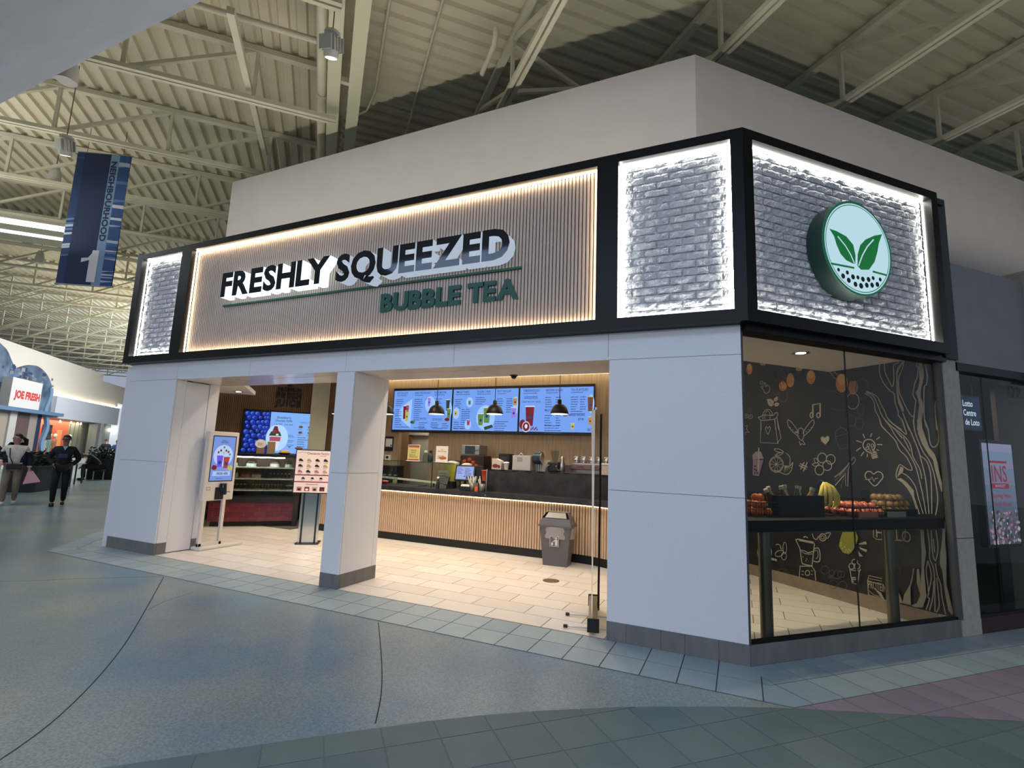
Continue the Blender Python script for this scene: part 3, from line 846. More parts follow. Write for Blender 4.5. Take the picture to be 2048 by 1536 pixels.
# heated topping wells
t = simple('topping_well', 'stainless topping well sunk into the counter behind glass', 'food well', (-6.1, 3.42, .978))
boxp('rim', CHROME, t, -.55, -.16, 0, .55, .16, .02, bev=.004); boxp('pan', M('pan_dark', (40, 40, 38), .4, .6), t, -.5, -.12, .006, -.02, .12, .024); boxp('pan', MATS['pan_dark'], t, .02, -.12, .006, .5, .12, .024)
t = simple('light_bar', 'long cream tube lamp lying along the back of the topping well', 'lamp', (-6.05, 3.5, 1.09))
part('tube', E('cream_tube', (238, 226, 186), .5), t, lambda b: b.tube([(-.75,0,.02),(.8,0,-.035)], .02, 10)); part('bracket', PLBLACK, t, lambda b: (b.beam((-.7,0,.02),(-.7,0,-.11),.02,.02), b.beam((.7,0,-.03),(.7,0,-.11),.02,.02)))
for i, (x, y) in enumerate(((-6.42,3.24),(-6.30,3.27))):
    t = simple('red_tub', ('red topping tub at the counter end, nearer the white pillar','red topping tub at the counter end, farther from the white pillar')[i], 'tub', (x, y, .979), 'red tubs')
    part('bowl', M('red_plastic', (170, 40, 48), .4), t, lambda b: b.lathe([(.04,0),(.055,.05),(.06,.055)], n=14)); part('lid', M('pink_lid', (214, 120, 120), .4), t, lambda b: b.lathe([(.06,.056),(.05,.07),(.01,.074)], n=14))
for i in range(3):
    t = simple('glass_jar', ['lidded glass jar beside the red tubs','lidded glass jar with dark topping behind the red tubs','small lidded glass jar near the topping well'][i], 'jar', (-6.45+.13*i, 3.42, .979), 'jars at the counter end')
    part('jar_body', glass('jar_glass', (220, 230, 228)), t, lambda b: b.lathe([(.045,0),(.05,.02),(.05,.14),(.035,.16)], n=14)); part('content', M('jar_fill_%d' % i, [(150,60,50),(40,26,20),(210,190,140)][i], .7), t, lambda b: b.lathe([(.042,.004),(.045,.09)], n=12)); part('lid', CHROME, t, lambda b: b.lathe([(.04,.16),(.04,.185)], n=14))
# promo signs
def promo(name, label, x, y, z, wd, h, bgc, accent, txt, rotz=0.0):
    t = thing(name, label, 'sign', (x, y, z), rotz)
    boxp('holder', M('acrylic', (228, 228, 224), .2), t, -wd/2-.01, 0, 0, wd/2+.01, .006, h+.01); boxp('foot', MATS['acrylic'], t, -wd/2-.02, -.03, 0, wd/2+.02, .05, .012)
    P = Print(); P.rect(-wd/2, .012, wd/2, h, bgc); P.rect(-wd/2, h*.86, wd/2, h, accent)
    for i, (s, zz, hh) in enumerate(txt): P.text(s, 0, h*zz, h*hh, M('print_dark', (70, 54, 44), .7), None, 'c', .01)
    P.lines(-wd*.38, h*.4, wd*.76, 4, h*.06, h*.022, M('print_dark', (70, 54, 44), .7)); return t, P, wd, h
t, P, wd, h = promo('counter_sign', 'yellow paper sign with red top band standing on the glass guard', -5.71, 3.3, 1.442, .25, .30, M('paper_yellow', (214, 200, 118), .8), M('paper_red', (170, 84, 70), .8), [('FOOD', .62, .1), ('SPECIAL', .5, .07)])
P.rect(-wd/2, .012, wd/2, .04, MATS['paper_red']); P.build('print', t, '-y', (0, 0, 0))
t, P, wd, h = promo('counter_sign', 'white paper sign with a sandwich picture standing on the glass guard', -5.07, 3.28, 1.442, .24, .29, M('paper_white', (240, 226, 212), .8), M('paper_white', (240, 226, 212), .8), [('NEW', .78, .05), ('SANDWICHES', .66, .07)])
P.poly([(-.06,.07),(.0,.045),(.1,.06),(.1,.1),(.03,.115),(-.05,.1)], M('toast', (190, 130, 70), .8)); P.poly([(-.05,.075),(.09,.07),(.09,.08),(-.05,.086)], M('toast_d', (110, 70, 44), .8)); P.build('print', t, '-y', (0, 0, 0))
# lemonade dispensers and jars on the guard
t = simple('drink_dispenser', 'clear drink dispenser filled with yellow lemonade behind the glass guard', 'dispenser', (-5.0, 3.55, .979))
part('tank', M('lemonade', (206, 196, 84), .15), t, lambda b: b.lathe([(.1,.12),(.115,.16),(.13,.44)], n=20)); part('lid', M('lid_clear', (190, 190, 180), .2), t, lambda b: b.lathe([(.135,.44),(.135,.47),(.04,.5)], n=20)); part('base', PLBLACK, t, lambda b: b.lathe([(.11,0),(.1,.12)], n=16)); part('tap', CHROME, t, lambda b: b.tube([(0,-.1,.16),(0,-.16,.16),(0,-.16,.12)], .012, 8))
t = simple('drink_dispenser', 'smaller jar of pale green tea behind the till', 'dispenser', (-4.72, 3.62, .979))
part('tank', M('green_tea', (186, 190, 120), .15), t, lambda b: b.lathe([(.08,.05),(.1,.1),(.1,.42)], n=18)); part('lid', MATS['lid_clear'], t, lambda b: b.lathe([(.1,.42),(.1,.45),(.03,.47)], n=18)); part('base', PLBLACK, t, lambda b: b.lathe([(.09,0),(.08,.05)], n=16))
for i, x in enumerate((-5.47, -5.36)):
    t = simple('condiment_bottle', ['clear bottle with pale cap between the two paper signs','dark green bottle between the two paper signs'][i], 'bottle', (x, 3.35, 1.442), 'bottles on the guard')
    part('body', [glass('jar_glass'), M('bottle_green', (26, 46, 38), .3)][i], t, lambda b: b.lathe([(.045,0),(.05,.02),(.05,.13),(.02,.17)], n=14)); part('cap', [M('cap_pale', (210, 208, 200), .4), PLBLACK][i], t, lambda b: b.lathe([(.03,.17),(.03,.21)], n=12))
t = simple('display_card', 'grey framed notice card standing on the counter left of the till', 'card', (-4.98, 3.22, .979))
boxp('board', M('notice', (140, 130, 122), .6), t, -.11, 0, 0, .11, .012, .32); P = Print(); P.lines(-.08, .26, .16, 5, .045, .014, M('print_dark', (70, 54, 44), .7)); P.build('print', t, '-y', (0, 0, 0))
t = simple('hand_pump', 'black sanitiser pump bottle standing in front of the notice card', 'bottle', (-4.99, 3.08, .979))
part('body', PLBLACK, t, lambda b: b.lathe([(.03,0),(.03,.12),(.012,.14)], n=12)); part('cap', CHROME, t, lambda b: b.ball((0,0,.19), .04, 12, sz=.7)); part('spout', PLBLACK, t, lambda b: b.tube([(0,0,.14),(0,0,.2)], .01, 8))
# till
t = thing('till', 'black touch-screen till on the counter with a lit blue order screen', 'till', (-4.56, 3.25, .979), .25)
part('stand', PLBLACK, t, lambda b: (b.bevbox(-.09,.0,0,.09,.16,.02,.006), b.beam((0,.1,.01),(0,.06,.25),.08,.03)))
hd = obj('screen_head', None, t, (0, 0, .16)); hd.rotation_euler = (-.32, 0, 0)
boxp('housing', PLBLACK, hd, -.185, -.0, 0, .185, .035, .29, bev=.01)
P = Print(); P.rect(-.158, .025, .158, .262, E('till_screen', (150, 172, 235), .9)); P.lines(-.14, .22, .11, 4, .03, .01, E('till_ink', (60, 76, 140), .6)); P.lines(.0, .22, .13, 5, .03, .01, MATS['till_ink']); P.rect(.03, .03, .15, .09, E('till_dark', (70, 70, 84), .6)); P.build('screen_print', hd, '-y', (0, 0, 0))
boxp('customer_display', PLBLACK, t, .06, .09, .18, .33, .13, .43, bev=.01)
t = thing('card_terminal', 'small black card terminal on a stalk left of the till', 'card terminal', (-4.83, 3.1, .979))
part('stalk', PLBLACK, t, lambda b: b.tube([(0,.03,0),(0,.03,.1)], .014, 8)); part('body', PLBLACK, t, lambda b: (b.beam((0,-.02,.08),(0,.05,.21),.075,.03)))
t = simple('napkin_holder', 'black napkin dispenser with white napkins below the till', 'napkin holder', (-4.42, 3.1, .979))
boxp('box', PLBLACK, t, -.1, -.06, 0, .1, .06, .07, bev=.006); boxp('napkins', M('paper_pure', (235, 230, 222), .9), t, -.085, -.05, .07, .085, .05, .105, bev=.01)
def utensils(label, x, y, kind, nu):
    t = thing('utensil_cup', label, 'utensil holder', (x, y, .979), group='cups of straws and spoons')
    part('cup', M('mesh_steel', (110, 108, 104), .45, .8, noise=(200, .3)), t, lambda b: b.lathe([(.055,0),(.058,.005),(.058,.135),(.05,.135),(.05,.01)], n=18))
    for i in range(nu):
        a = random.uniform(0, 2*PI); r = random.uniform(.02,.04); tp = random.uniform(.04,.1); h = random.uniform(.2,.27)
        part(kind, M('straw_white', (226, 220, 206), .6), t, lambda b: b.tube([(r*.5*math.cos(a),r*.5*math.sin(a),.02),(tp*math.cos(a),tp*.5*math.sin(a),h)], .008, 6))
utensils('steel cup packed with wooden spoons right of the till', -4.31, 3.12, 'spoon', 16)
utensils('steel cup with three loose paper straws beside the black screen panel', -4.11, 3.10, 'straw', 4)
t = simple('tip_card', 'small orange card standing between the two steel cups', 'card', (-4.205, 3.06, .979)); boxp('card', M('orange_card', (222, 96, 48), .7), t, -.03, 0, 0, .03, .01, .085); boxp('card_top', M('grey_card', (96, 92, 90), .7), t, -.03, .002, .085, .03, .012, .15)
t = simple('paper_cup', 'tall orange paper cup behind the steel cups', 'cup', (-4.21, 3.4, 1.15)); part('cup', M('orange_cup', (222, 84, 28), .6), t, lambda b: b.lathe([(.05,0),(.075,.18),(.08,.182),(.08,.19),(.07,.19)], n=20))
boxp('stack_base', PLBLACK, t, -.06, -.06, -.17, .06, .06, 0)
# back counter
BC = thing('back_counter', 'dark back counter under the wall below the menu screens', 'counter', (0, 0, 0))
boxp('top', STONEB, BC, -6.0, 4.35, .88, -1.5, 4.98, .93); boxp('body', M('backbar', (40, 36, 34), .7), BC, -5.98, 4.4, .0, -1.52, 4.97, .88)
# juicer
t = simple('citrus_juicer', 'citrus juicing machine with oranges behind its window and a silver feeder box', 'juicer', (-5.08, 4.55, .93))
boxp('cabinet', M('juicer_dark', (46, 34, 28), .4), t, -.24, -.15, 0, .3, .2, .66, bev=.01); boxp('feeder', ALU, t, -.22, -.16, .67, .2, .2, .87, bev=.012)
part('feeder_window', M('feeder_win', (62, 66, 72), .2), t, lambda b: b.box(-.13,-.166,.69,.10,-.16,.85)); part('feeder_end', M('feeder_blue', (64, 78, 104), .3), t, lambda b: b.lathe([(.001,0),(.07,0),(.07,.004),(.001,.004)], (.15,-.165,.77), 16))
boxp('window', M('juicer_window', (66, 48, 30), .2), t, -.22, -.158, .40, .26, -.15, .65)
for x, z in ((-.12,.52),(.0,.56),(.08,.5),(-.05,.45),(.15,.44),(.1,.36)): part('orange', M('orange_skin', (150, 58, 34), .5, bump=(80, .1)), t, lambda b: b.ball((x,-.17,z), .06, 14))
part('tap', CHROME, t, lambda b: b.tube([(.18,-.15,.3),(.18,-.2,.3),(.18,-.2,.26)], .015, 8))
# small appliances on the raised screen shelf / back counter
t = simple('tea_brewer', 'tall black tea brewer beside the juicer', 'brewer', (-4.35, 4.55, .93)); boxp('tower', PLBLACK, t, -.12, -.1, 0, .12, .15, .72, bev=.02); boxp('panel', M('panel_grey', (60, 60, 60), .4), t, -.08, -.108, .5, .08, -.1, .66)
t = simple('snack_box', 'printed carton with brown picture on the screen shelf', 'box', (-4.02, 3.5, 1.363)); part('carton', M('carton', (206, 190, 178), .8), t, lambda b: b.vprism([(-.09,0),(.09,0),(.09,.15),(-.02,.19),(-.09,.19)], -.06, .06)); P = Print(); P.ell(-.02,.06,.06,.035,M('coffee_print',(120,58,40),.8)); P.ell(.05,.05,.03,.03,MATS['coffee_print']); P.build('print', t, '-y', (0,-.06,0))
t = simple('paper_cup', 'small white paper cup standing right of the carton', 'cup', (-3.86, 3.52, 1.363)); part('cup', M('cup_white', (236, 230, 222), .6), t, lambda b: b.lathe([(.035,0),(.05,.11),(.054,.112),(.054,.12)], n=18)); part('lid', M('cup_lid', (245, 240, 232), .4), t, lambda b: b.lathe([(.054,.121),(.045,.135),(.01,.137)], n=18))
t = simple('mixer_jug', 'white topped blender jug behind the carton', 'blender', (-4.02, 4.6, 1.2)); part('jug', glass('jar_glass'), t, lambda b: b.lathe([(.06,0),(.075,.2)], n=16)); part('cap', M('cap_white2', (225, 222, 216), .5), t, lambda b: b.lathe([(.055,.2),(.06,.3),(.03,.34)], n=16)); boxp('base', PLBLACK, t, -.09,-.09,-.27,.09,.09,0)
t = simple('cup_sealer', 'silver cup sealing machine on the screen shelf', 'sealing machine', (-3.53, 3.54, 1.363)); boxp('body', M('sealer', (196, 190, 182), .35, .4), t, -.17, -.12, 0, .17, .14, .26, bev=.01); boxp('grille', M('sealer_grille', (150, 146, 140), .5), t, -.08, -.124, .15, .02, -.12, .23); part('film_roll', M('film_roll', (30, 48, 66), .3), t, lambda b: b.tube([(.2,.04,.23),(.32,.04,.23)], .11, 24)); part('roll_rim', CHROME, t, lambda b: b.tube([(.30,.04,.23),(.335,.04,.23)], .095, 24)); part('wire', CHROME, t, lambda b: b.tube([(-.1,0,.26),(-.06,0,.3),(-.02,0,.27)], .008, 6))
t = simple('cup_rack', 'pale wire cup rack next to the sealing machine', 'rack', (-3.22, 3.6, 1.363)); boxp('back', M('rack_pale', (190, 176, 158), .6), t, -.1, .05, 0, .14, .07, .2)
for i in range(6): boxp('bar', CHROME, t, -.09+.04*i, -.03, .0, -.08+.04*i, -.02, .16)
t = simple('coffee_grinder', 'black coffee grinder with a clear hopper', 'grinder', (-2.98, 3.62, 1.363)); boxp('body', PLBLACK, t, -.1, -.1, 0, .1, .1, .17, bev=.02); part('hopper', glass('jar_glass'), t, lambda b: b.lathe([(.04,.17),(.07,.3),(.075,.36)], n=16)); part('fork', CHROME, t, lambda b: b.tube([(-.12,-.1,.0),(-.11,-.12,.08),(-.06,-.12,.12)], .016, 8))
t = simple('steel_pitcher', 'polished steel shaker between the grinder and the coffee machine', 'shaker', (-2.83, 3.58, 1.363)); part('body', CHROME, t, lambda b: b.lathe([(.04,0),(.055,.03),(.05,.14),(.03,.2),(.035,.24),(.012,.27)], n=18)); part('handle', CHROME, t, lambda b: b.tube([(-.04,-.05,.02),(-.08,-.09,.06),(-.07,-.1,.11)], .016, 8))
t = simple('espresso_machine', 'wide steel espresso machine with cups on its top tray', 'coffee machine', (-2.35, 4.0, .98))
boxp('body', M('espresso_steel', (150, 140, 132), .35, .8), t, -.42, -.1, .28, .42, .3, .53, bev=.015); boxp('tray', CHROME, t, -.43, -.14, .53, .43, .3, .55); boxp('front', M('espresso_front', (120, 104, 98), .4, .5), t, -.42, -.16, .44, .42, -.1, .53, bev=.01); boxp('back', PLBLACK, t, -.4, .1, .0, .4, .3, .28); boxp('drip', ALU, t, -.42, -.16, .0, .42, .1, .05)
for x in (-.25, 0, .25): part('group_head', CHROME, t, lambda b: b.lathe([(.04,.36),(.04,.44)], (x,-.06,0), 12)); part('portafilter', PLBLACK, t, lambda b: b.beam((x,-.06,.37),(x,-.26,.35),.03,.03))
for x in (-.3, -.05, .2): boxp('badge', M('badge_red', (120, 50, 44), .5), t, x, -.163, .47, x+.12, -.16, .5)
for i in range(6):
    c = simple('steel_cup', ['polished cup tilted on the coffee machine, farthest left','polished cup tilted on the coffee machine, second from left','polished cup tilted on the coffee machine, third from left','polished cup tilted on the coffee machine, third from right','polished cup tilted on the coffee machine, second from right','polished cup tilted on the coffee machine, farthest right'][i], 'cup', (-2.69+.135*i, 3.95, 1.535), 'cups on the coffee machine')
    part('body', CHROME, c, lambda b: b.lathe([(.03,0),(.052,.02),(.05,.06),(.02,.11),(.024,.12)], n=16)); part('handle', CHROME, c, lambda b: b.tube([(-.04,0,.03),(-.075,0,.05),(-.06,0,.09),(-.025,0,.1)], .009, 6)); c.rotation_euler = (0, .25, 0)
t = simple('plant_pot', 'tiny green plant at the right end of the coffee machine', 'plant', (-1.95, 3.95, 1.5)); part('foliage', M('leaf_dark', (38, 66, 36), .7), t, lambda b: [b.ball((random.uniform(-.03,.03),random.uniform(-.03,.03),.06+random.uniform(0,.05)), .03, 8) for _ in range(8)]); part('pot', M('pot_brown', (90, 60, 40), .7), t, lambda b: b.lathe([(.03,0),(.04,.05)], n=12))
boxp('shelf', PLBLACK, t, -.06, -.06, -.57, .06, .06, 0)
t = simple('steel_bin', 'pale counter-top box at the far right behind the banner', 'box', (-1.95, 3.28, 1.363)); boxp('body', M('box_pale', (186, 176, 160), .6), t, -.12, -.08, 0, .12, .08, .16, bev=.01); boxp('lid', M('box_lid', (226, 220, 206), .5), t, -.13, -.09, .16, .13, .09, .185)
# wall things left of the corridor
t = simple('wall_poster', 'small black framed notice on the timber wall left of the door', 'notice', (-7.62, 4.985, 1.62)); boxp('frame', PLBLACK, t, -.12, 0, 0, .12, .012, .34); P = Print(); P.rect(-.09, .1, .1, .29, M('paper_pure', (235, 230, 222), .9)); P.ell(.07,.13,.02,.02,PLBLACK); P.build('print', t, '-y', (0,0,0))
t = simple('thermostat', 'white wall thermostat with dark display below the framed notice', 'thermostat', (-7.62, 4.98, 1.40)); boxp('body', M('thermo_white', (226, 220, 212), .5), t, -.085, 0, 0, .085, .03, .13, bev=.01); boxp('display', PLBLACK, t, -.05, -.003, .04, .02, 0, .1)
t = simple('side_cabinet', 'black espresso cup cabinet standing behind the glass guard at the left', 'cabinet', (-7.2, 4.6, .0)); boxp('body', PLBLACK, t, -.2, -.2, 0, .2, .2, 1.3, bev=.01); boxp('door', M('cab_door', (30, 30, 32), .4), t, -.18, -.206, .1, .18, -.2, 1.2)

# ---------------------------------------------------------------- menu screens
MEN = E('screen_blue', (112, 158, 240), 1.0); INK = E('screen_ink', (44, 62, 120), .8); PALE = E('screen_pale', (156, 196, 255), 1.0)
SC = {n: E('scr_'+n, c, .9) for n, c in dict(red=(120,20,40), green=(96,140,70), dgreen=(30,70,40), yellow=(196,190,80), orange=(200,140,60), pink=(180,80,100), purple=(120,90,190), white=(225,235,255), brown=(110,70,50), lilac=(150,130,230)).items()}
def cup(P, x, z, h, wd, m, lid=None):
    P.poly([(x-wd*.38,z),(x+wd*.38,z),(x+wd*.5,z+h),(x-wd*.5,z+h)], m); P.rect(x-wd*.55, z+h, x+wd*.55, z+h*1.06, lid or SC['white']); P.ell(x, z+h*.45, wd*.22, wd*.22, INK, 12)
def menu(idx, x0, x1, label):
    z0, z1 = 2.11, 3.05
    t = thing('menu_screen', label, 'menu screen', (x0, 4.93, z0), group='wall menu screens')
    W = x1-x0; H = z1-z0
    boxp('housing', PLBLACK, t, 0, 0, -.045, W, .06, H+.045)
    P = Print(); e = .02; P.rect(e, e*.6, W-e, H-e*.6, MEN); return t, P, W, H
mx = [-7.53, -5.90, -4.27, -2.645]
t, P, W, H = menu(0, mx[0], mx[1], 'left wall menu screen listing juices beside a tall juice cup')
P.poly([(W*.33,H*.06)]+[(W*.33-.36*math.sin(PI*i/16), H*.06+H*.72*i/16) for i in range(17)], PALE)
for s, x in (('DETOX JUICE', .06), ('ENERGY PROTEIN SHAKE', .37), ('VEGAN SMOOTHIE', .70)): P.text(s, W*x, H*.90, .05, INK, W*.26 if x == .37 else W*.19, bold=.01); P.lines(W*x, H*.86, W*.2, 1, .05, .012, INK)
for x, z, n, wd in ((.05,.76,4,.14),(.05,.5,4,.12),(.05,.28,4,.12),(.37,.76,5,.16),(.37,.5,6,.16),(.56,.76,2,.1),(.72,.76,3,.12),(.67,.18,3,.14),(.85,.16,3,.12),(.47,.18,4,.14),(.05,.07,1,.3),(.38,.06,1,.25),(.70,.05,1,.25)): P.lines(W*x, H*z, W*wd, n, H*.05, .014, INK)
cup(P, W*.215, H*.28, H*.32, W*.06, SC['red']); cup(P, W*.255, H*.22, H*.26, W*.06, SC['yellow']); cup(P, W*.26, H*.46, H*.16, W*.05, SC['pink'])
P.ell(W*.64, H*.64, W*.085, H*.2, PALE); cup(P, W*.62, H*.6, H*.2, W*.05, SC['lilac'])
P.ell(W*.95, H*.5, W*.05, H*.2, PALE); cup(P, W*.93, H*.48, H*.26, W*.06, SC['dgreen']); cup(P, W*.95, H*.3, H*.22, W*.06, SC['green']); P.ell(W*.93, H*.27, W*.04, H*.04, SC['red'])
P.text('MATCHA', W*.49, H*.27, .04, INK, W*.1, bold=.01); P.text('DETOX JUICE', W*.69, H*.25, .045, INK, W*.16, bold=.01); P.ell(W*.36, H*.2, W*.04, H*.035, SC['dgreen']); P.ell(W*.39, H*.22, W*.02, H*.03, SC['green'])
P.build('screen_print', t, '-y', (0,0,0))
t, P, W, H = menu(1, mx[1], mx[2], 'middle wall menu screen with two green sugar cane cups')
for s, x in (('SMOOTHIES', .05), ('SUGAR CANE', .38), ('FRUIT TEA SLUSH', .68)): P.text(s, W*x, H*.90, .05, INK, W*.2, bold=.01); P.lines(W*x, H*.86, W*.22, 1, .05, .012, INK)
for x, z, n, wd in ((.04,.74,5,.12),(.15,.5,6,.08),(.22,.5,6,.08),(.04,.2,4,.1),(.14,.2,4,.08),(.36,.78,4,.16),(.82,.74,7,.1),(.68,.74,4,.1),(.66,.22,5,.22),(.03,.06,1,.25)): P.lines(W*x, H*z, W*wd, n, H*.05, .014, INK)
P.ell(W*.27, H*.68, W*.055, H*.12, PALE); cup(P, W*.27, H*.62, H*.1, W*.04, SC['green']); P.ell(W*.07, H*.42, W*.05, H*.14, PALE); cup(P, W*.06, H*.36, H*.12, W*.05, SC['yellow']); P.ell(W*.26, H*.16, W*.05, H*.12, PALE); cup(P, W*.265, H*.14, H*.12, W*.05, SC['pink'])
P.ell(W*.52, H*.32, W*.14, H*.29, PALE); cup(P, W*.45, H*.14, H*.26, W*.085, SC['green']); cup(P, W*.54, H*.2, H*.34, W*.1, SC['green']); P.poly([(W*.5,H*.1),(W*.62,H*.16),(W*.64,H*.1),(W*.52,H*.03)], SC['dgreen'])
P.ell(W*.955, H*.6, W*.035, H*.2, PALE); cup(P, W*.945, H*.6, H*.16, W*.06, SC['orange']); cup(P, W*.93, H*.32, H*.22, W*.07, SC['lilac'])
P.build('screen_print', t, '-y', (0,0,0))
t, P, W, H = menu(2, mx[2], mx[3], 'right wall menu screen with a red pomegranate juice cup')
for s, x in (('POMEGRANATE JUICE', .06), ('BROWN SUGAR', .37), ('TEA FLAVOURS', .70)): P.text(s, W*x, H*.90, .05, INK, W*.22, bold=.01); P.lines(W*x, H*.86, W*.22, 1, .05, .012, INK)
P.text('S $8.00  M $11.00  L $20.00', W*.04, H*.66, .03, INK, W*.26, bold=.01); P.lines(W*.07, H*.78, W*.2, 2, .03, .012, INK)
for x, z, n, wd in ((.36,.76,5,.11),(.50,.76,5,.08),(.70,.76,6,.1),(.82,.76,6,.08),(.70,.45,2,.22),(.36,.36,5,.1),(.51,.36,5,.07),(.36,.14,4,.24)): P.lines(W*x, H*z, W*wd, n, H*.052, .014, INK)
P.text('MILKY TEA', W*.36, H*.46, .05, INK, W*.14, bold=.01); P.text('MANGO SPECIALS', W*.68, H*.36, .045, INK, W*.2, bold=.01); P.text('$7.00', W*.8, H*.27, .045, INK, W*.07, bold=.015); P.text('$6.99', W*.92, H*.05, .05, INK, W*.07, bold=.015)
cup(P, W*.155, H*.14, H*.42, W*.12, SC['red']); P.ell(W*.06, H*.17, W*.045, H*.11, SC['red']); P.ell(W*.11, H*.12, W*.055, H*.12, SC['white']); P.ell(W*.11, H*.12, W*.048, H*.1, SC['red']); P.ell(W*.11, H*.13, W*.02, H*.05, SC['white'])
for i in range(7): P.ell(W*(.18+.014*i), H*(.06+.02*(i % 3)), W*.008, H*.02, SC['red'])
P.ell(W*.96, H*.62, W*.04, H*.2, PALE); cup(P, W*.95, H*.46, H*.3, W*.07, SC['brown'], SC['yellow']); cup(P, W*.73, H*.08, H*.12, W*.05, SC['yellow']); cup(P, W*.95, H*.18, H*.16, W*.05, SC['orange'])
P.ell(W*.63, H*.4, W*.04, H*.05, SC['brown']); P.build('screen_print', t, '-y', (0,0,0))
# pendants over the counter
PX = [-7.75, -6.52, -5.33, -4.09, -2.85]
PL = ['black dome pendant lamp hanging just left of the middle pillar', 'black dome pendant lamp at the left edge of the menu screens', 'black dome pendant lamp in front of the left menu screen', 'black dome pendant lamp in front of the middle menu screen', 'black dome pendant lamp in front of the right menu screen']
pd = None
SHADE = M('shade_black', (24, 21, 18), .45); GLOW = E('lamp_glow', (255, 246, 230), 2.2)
for x, lb in zip(PX, PL):
    if pd is None:
        pd = thing('pendant_lamp', lb, 'pendant lamp', (x, 3.42, 2.35), 0, 'dome pendants over the counter')
        part('shade', SHADE, pd, lambda b: b.lathe([(.152,0),(.155,.01),(.15,.045),(.13,.1),(.095,.15),(.045,.175),(.03,.178)], n=28))
        part('diffuser', GLOW, pd, lambda b: b.lathe([(.02,-.004),(.143,-.004),(.143,.004)], n=24))
        part('neck', SHADE, pd, lambda b: b.lathe([(.036,.17),(.036,.24),(.02,.25)], n=14))
        part('cord', PLBLACK, pd, lambda b: b.tube([(0,0,.24),(0,0,1.1)], .006, 6))
    else: dup(pd, (x, 3.42, 2.35), label=lb)
    area('pendant_light', (x, 3.42, 2.34), (0,0,0), .2, .2, 5, (1, .86, .66))
# ---------------------------------------------------------------- left part of the shop (45 degree frame things)
CO = thing('column', 'sage green square column between the slat wall and the back wall', 'column', (0,0,0), A45)
boxp('shaft', M('sage_paint', (176, 176, 154), .7), CO, -3.63, 9.05, 0, -3.28, 9.40, 3.45); boxp('edge_trim', CHROME, CO, -3.645, 9.045, 0, -3.63, 9.06, 3.4); boxp('edge_trim', CHROME, CO, -3.28, 9.045, 0, -3.27, 9.06, 3.4)
TV = thing('wall_television', 'wall television with blueberries and a waffle menu on the dark slat wall', 'television', (-5.03, 9.33, 1.46), 0)
TV.parent = None; TV.rotation_euler = (0,0,A45); TV.location = tuple(W45(-5.03, 9.33, 1.46))
TWd, THt = 1.70, .957
boxp('housing', PLBLACK, TV, -.02, 0, -.02, TWd+.02, .06, THt+.02)
P = Print(); P.rect(.02, .015, TWd-.02, THt-.015, E('tv_white', (128, 176, 246), 1.0)); P.rect(.02, .015, .55, THt-.015, E('tv_navy', (4, 10, 60), .8))
BB1 = E('berry_mid', (20, 52, 178), .8); BB2 = E('berry_light', (84, 128, 238), .8); BB0 = E('berry_dark', (6, 14, 66), .8)
rr = random.Random(3)
for j in range(9):
    for i in range(5):
        x = .07+.11*i+(.05 if j % 2 else 0)+rr.uniform(-.02,.02); z = .06+.105*j+rr.uniform(-.02,.02); r = rr.uniform(.045,.07)
        if x+r > .55: x = .55-r
        if z+r > THt-.02: z = THt-.02-r
        P.ell(x, z, r, r, BB0, 14); P.ell(x, z, r*.9, r*.9, BB1, 14); P.ell(x-.2*r, z+.25*r, r*.5, r*.45, BB2, 12); P.ell(x+.05*r, z+.1*r, r*.28, r*.28, BB1, 8)
P.ell(.72, .36, .23, .3, E('tv_pale', (178, 214, 255), 1.0), 28)
TI = E('tv_ink', (40, 56, 110), .8); 
for s, x, z, h, wm in (('Strawberry', .83, .80, .05, .3), ('Chocolate Waffle', .83, .73, .045, .36), ('1 for $10    2 for $18', .83, .65, .035, .38)): P.text(s, x, z, h, TI, wm, 'c', .01)
RD = SC['red']; P.poly([(.58,.1),(.76,.1),(.8,.42),(.56,.42)], SC['white']); P.poly([(.57,.28),(.79,.28),(.8,.38),(.57,.38)], SC['pink']); P.poly([(.55,.4),(.81,.4),(.77,.5),(.59,.5)], SC['dgreen']); P.poly([(.6,.46),(.76,.46),(.71,.62),(.65,.62)], RD); P.ell(.66,.5,.04,.04,SC['brown']); P.ell(.72,.43,.03,.02,SC['white']); P.poly([(.59,.1),(.68,.1),(.67,.2),(.6,.2)], SC['brown'])
for x, z in ((1.2,.63),(1.4,.63),(1.2,.5),(1.4,.5)): P.ell(x, z, .045, .03, SC['brown'], 10); P.lines(x-.06, z-.06, .12, 1, .02, .008, TI)
P.text('WAFFLE STYLE', 1.3, .72, .03, TI, .26, 'c'); P.lines(.95, .42, .14, 2, .03, .01, TI); P.lines(.95, .3, .14, 2, .03, .01, TI); P.lines(.95, .2, .14, 2, .03, .01, TI); P.lines(1.15, .38, .26, 6, .05, .012, TI); P.ell(1.2,.14,.09,.03,SC['brown']); P.ell(1.0,.16,.02,.01,SC['brown'])
P.build('screen_print', TV, '-y', (0,0,0))
JS = thing('juice_lettering', 'black raised lettering reading premium fresh juice on the dark slat wall', 'sign', (0,0,0), A45)
LBK = M('letter_black', (12, 11, 10), .5)
letters(JS, 'PREMIUM', -4.405, -3.90, 2.895, 2.995, 9.40, .03, [LBK], .02, gap=.12)
letters(JS, 'FRESH', -4.42, -3.89, 2.725, 2.88, 9.40, .03, [LBK], .06, gap=.1)
letters(JS, 'JUICE', -4.435, -3.89, 2.555, 2.71, 9.40, .03, [LBK], .06, gap=.12)
letters(JS, '&', -4.20, -4.10, 3.01, 3.09, 9.40, .03, [LBK], .02)
letters(JS, 'BUBBLE TEA', -4.42, -3.88, 3.11, 3.22, 9.40, .03, [LBK], .02, gap=.1)
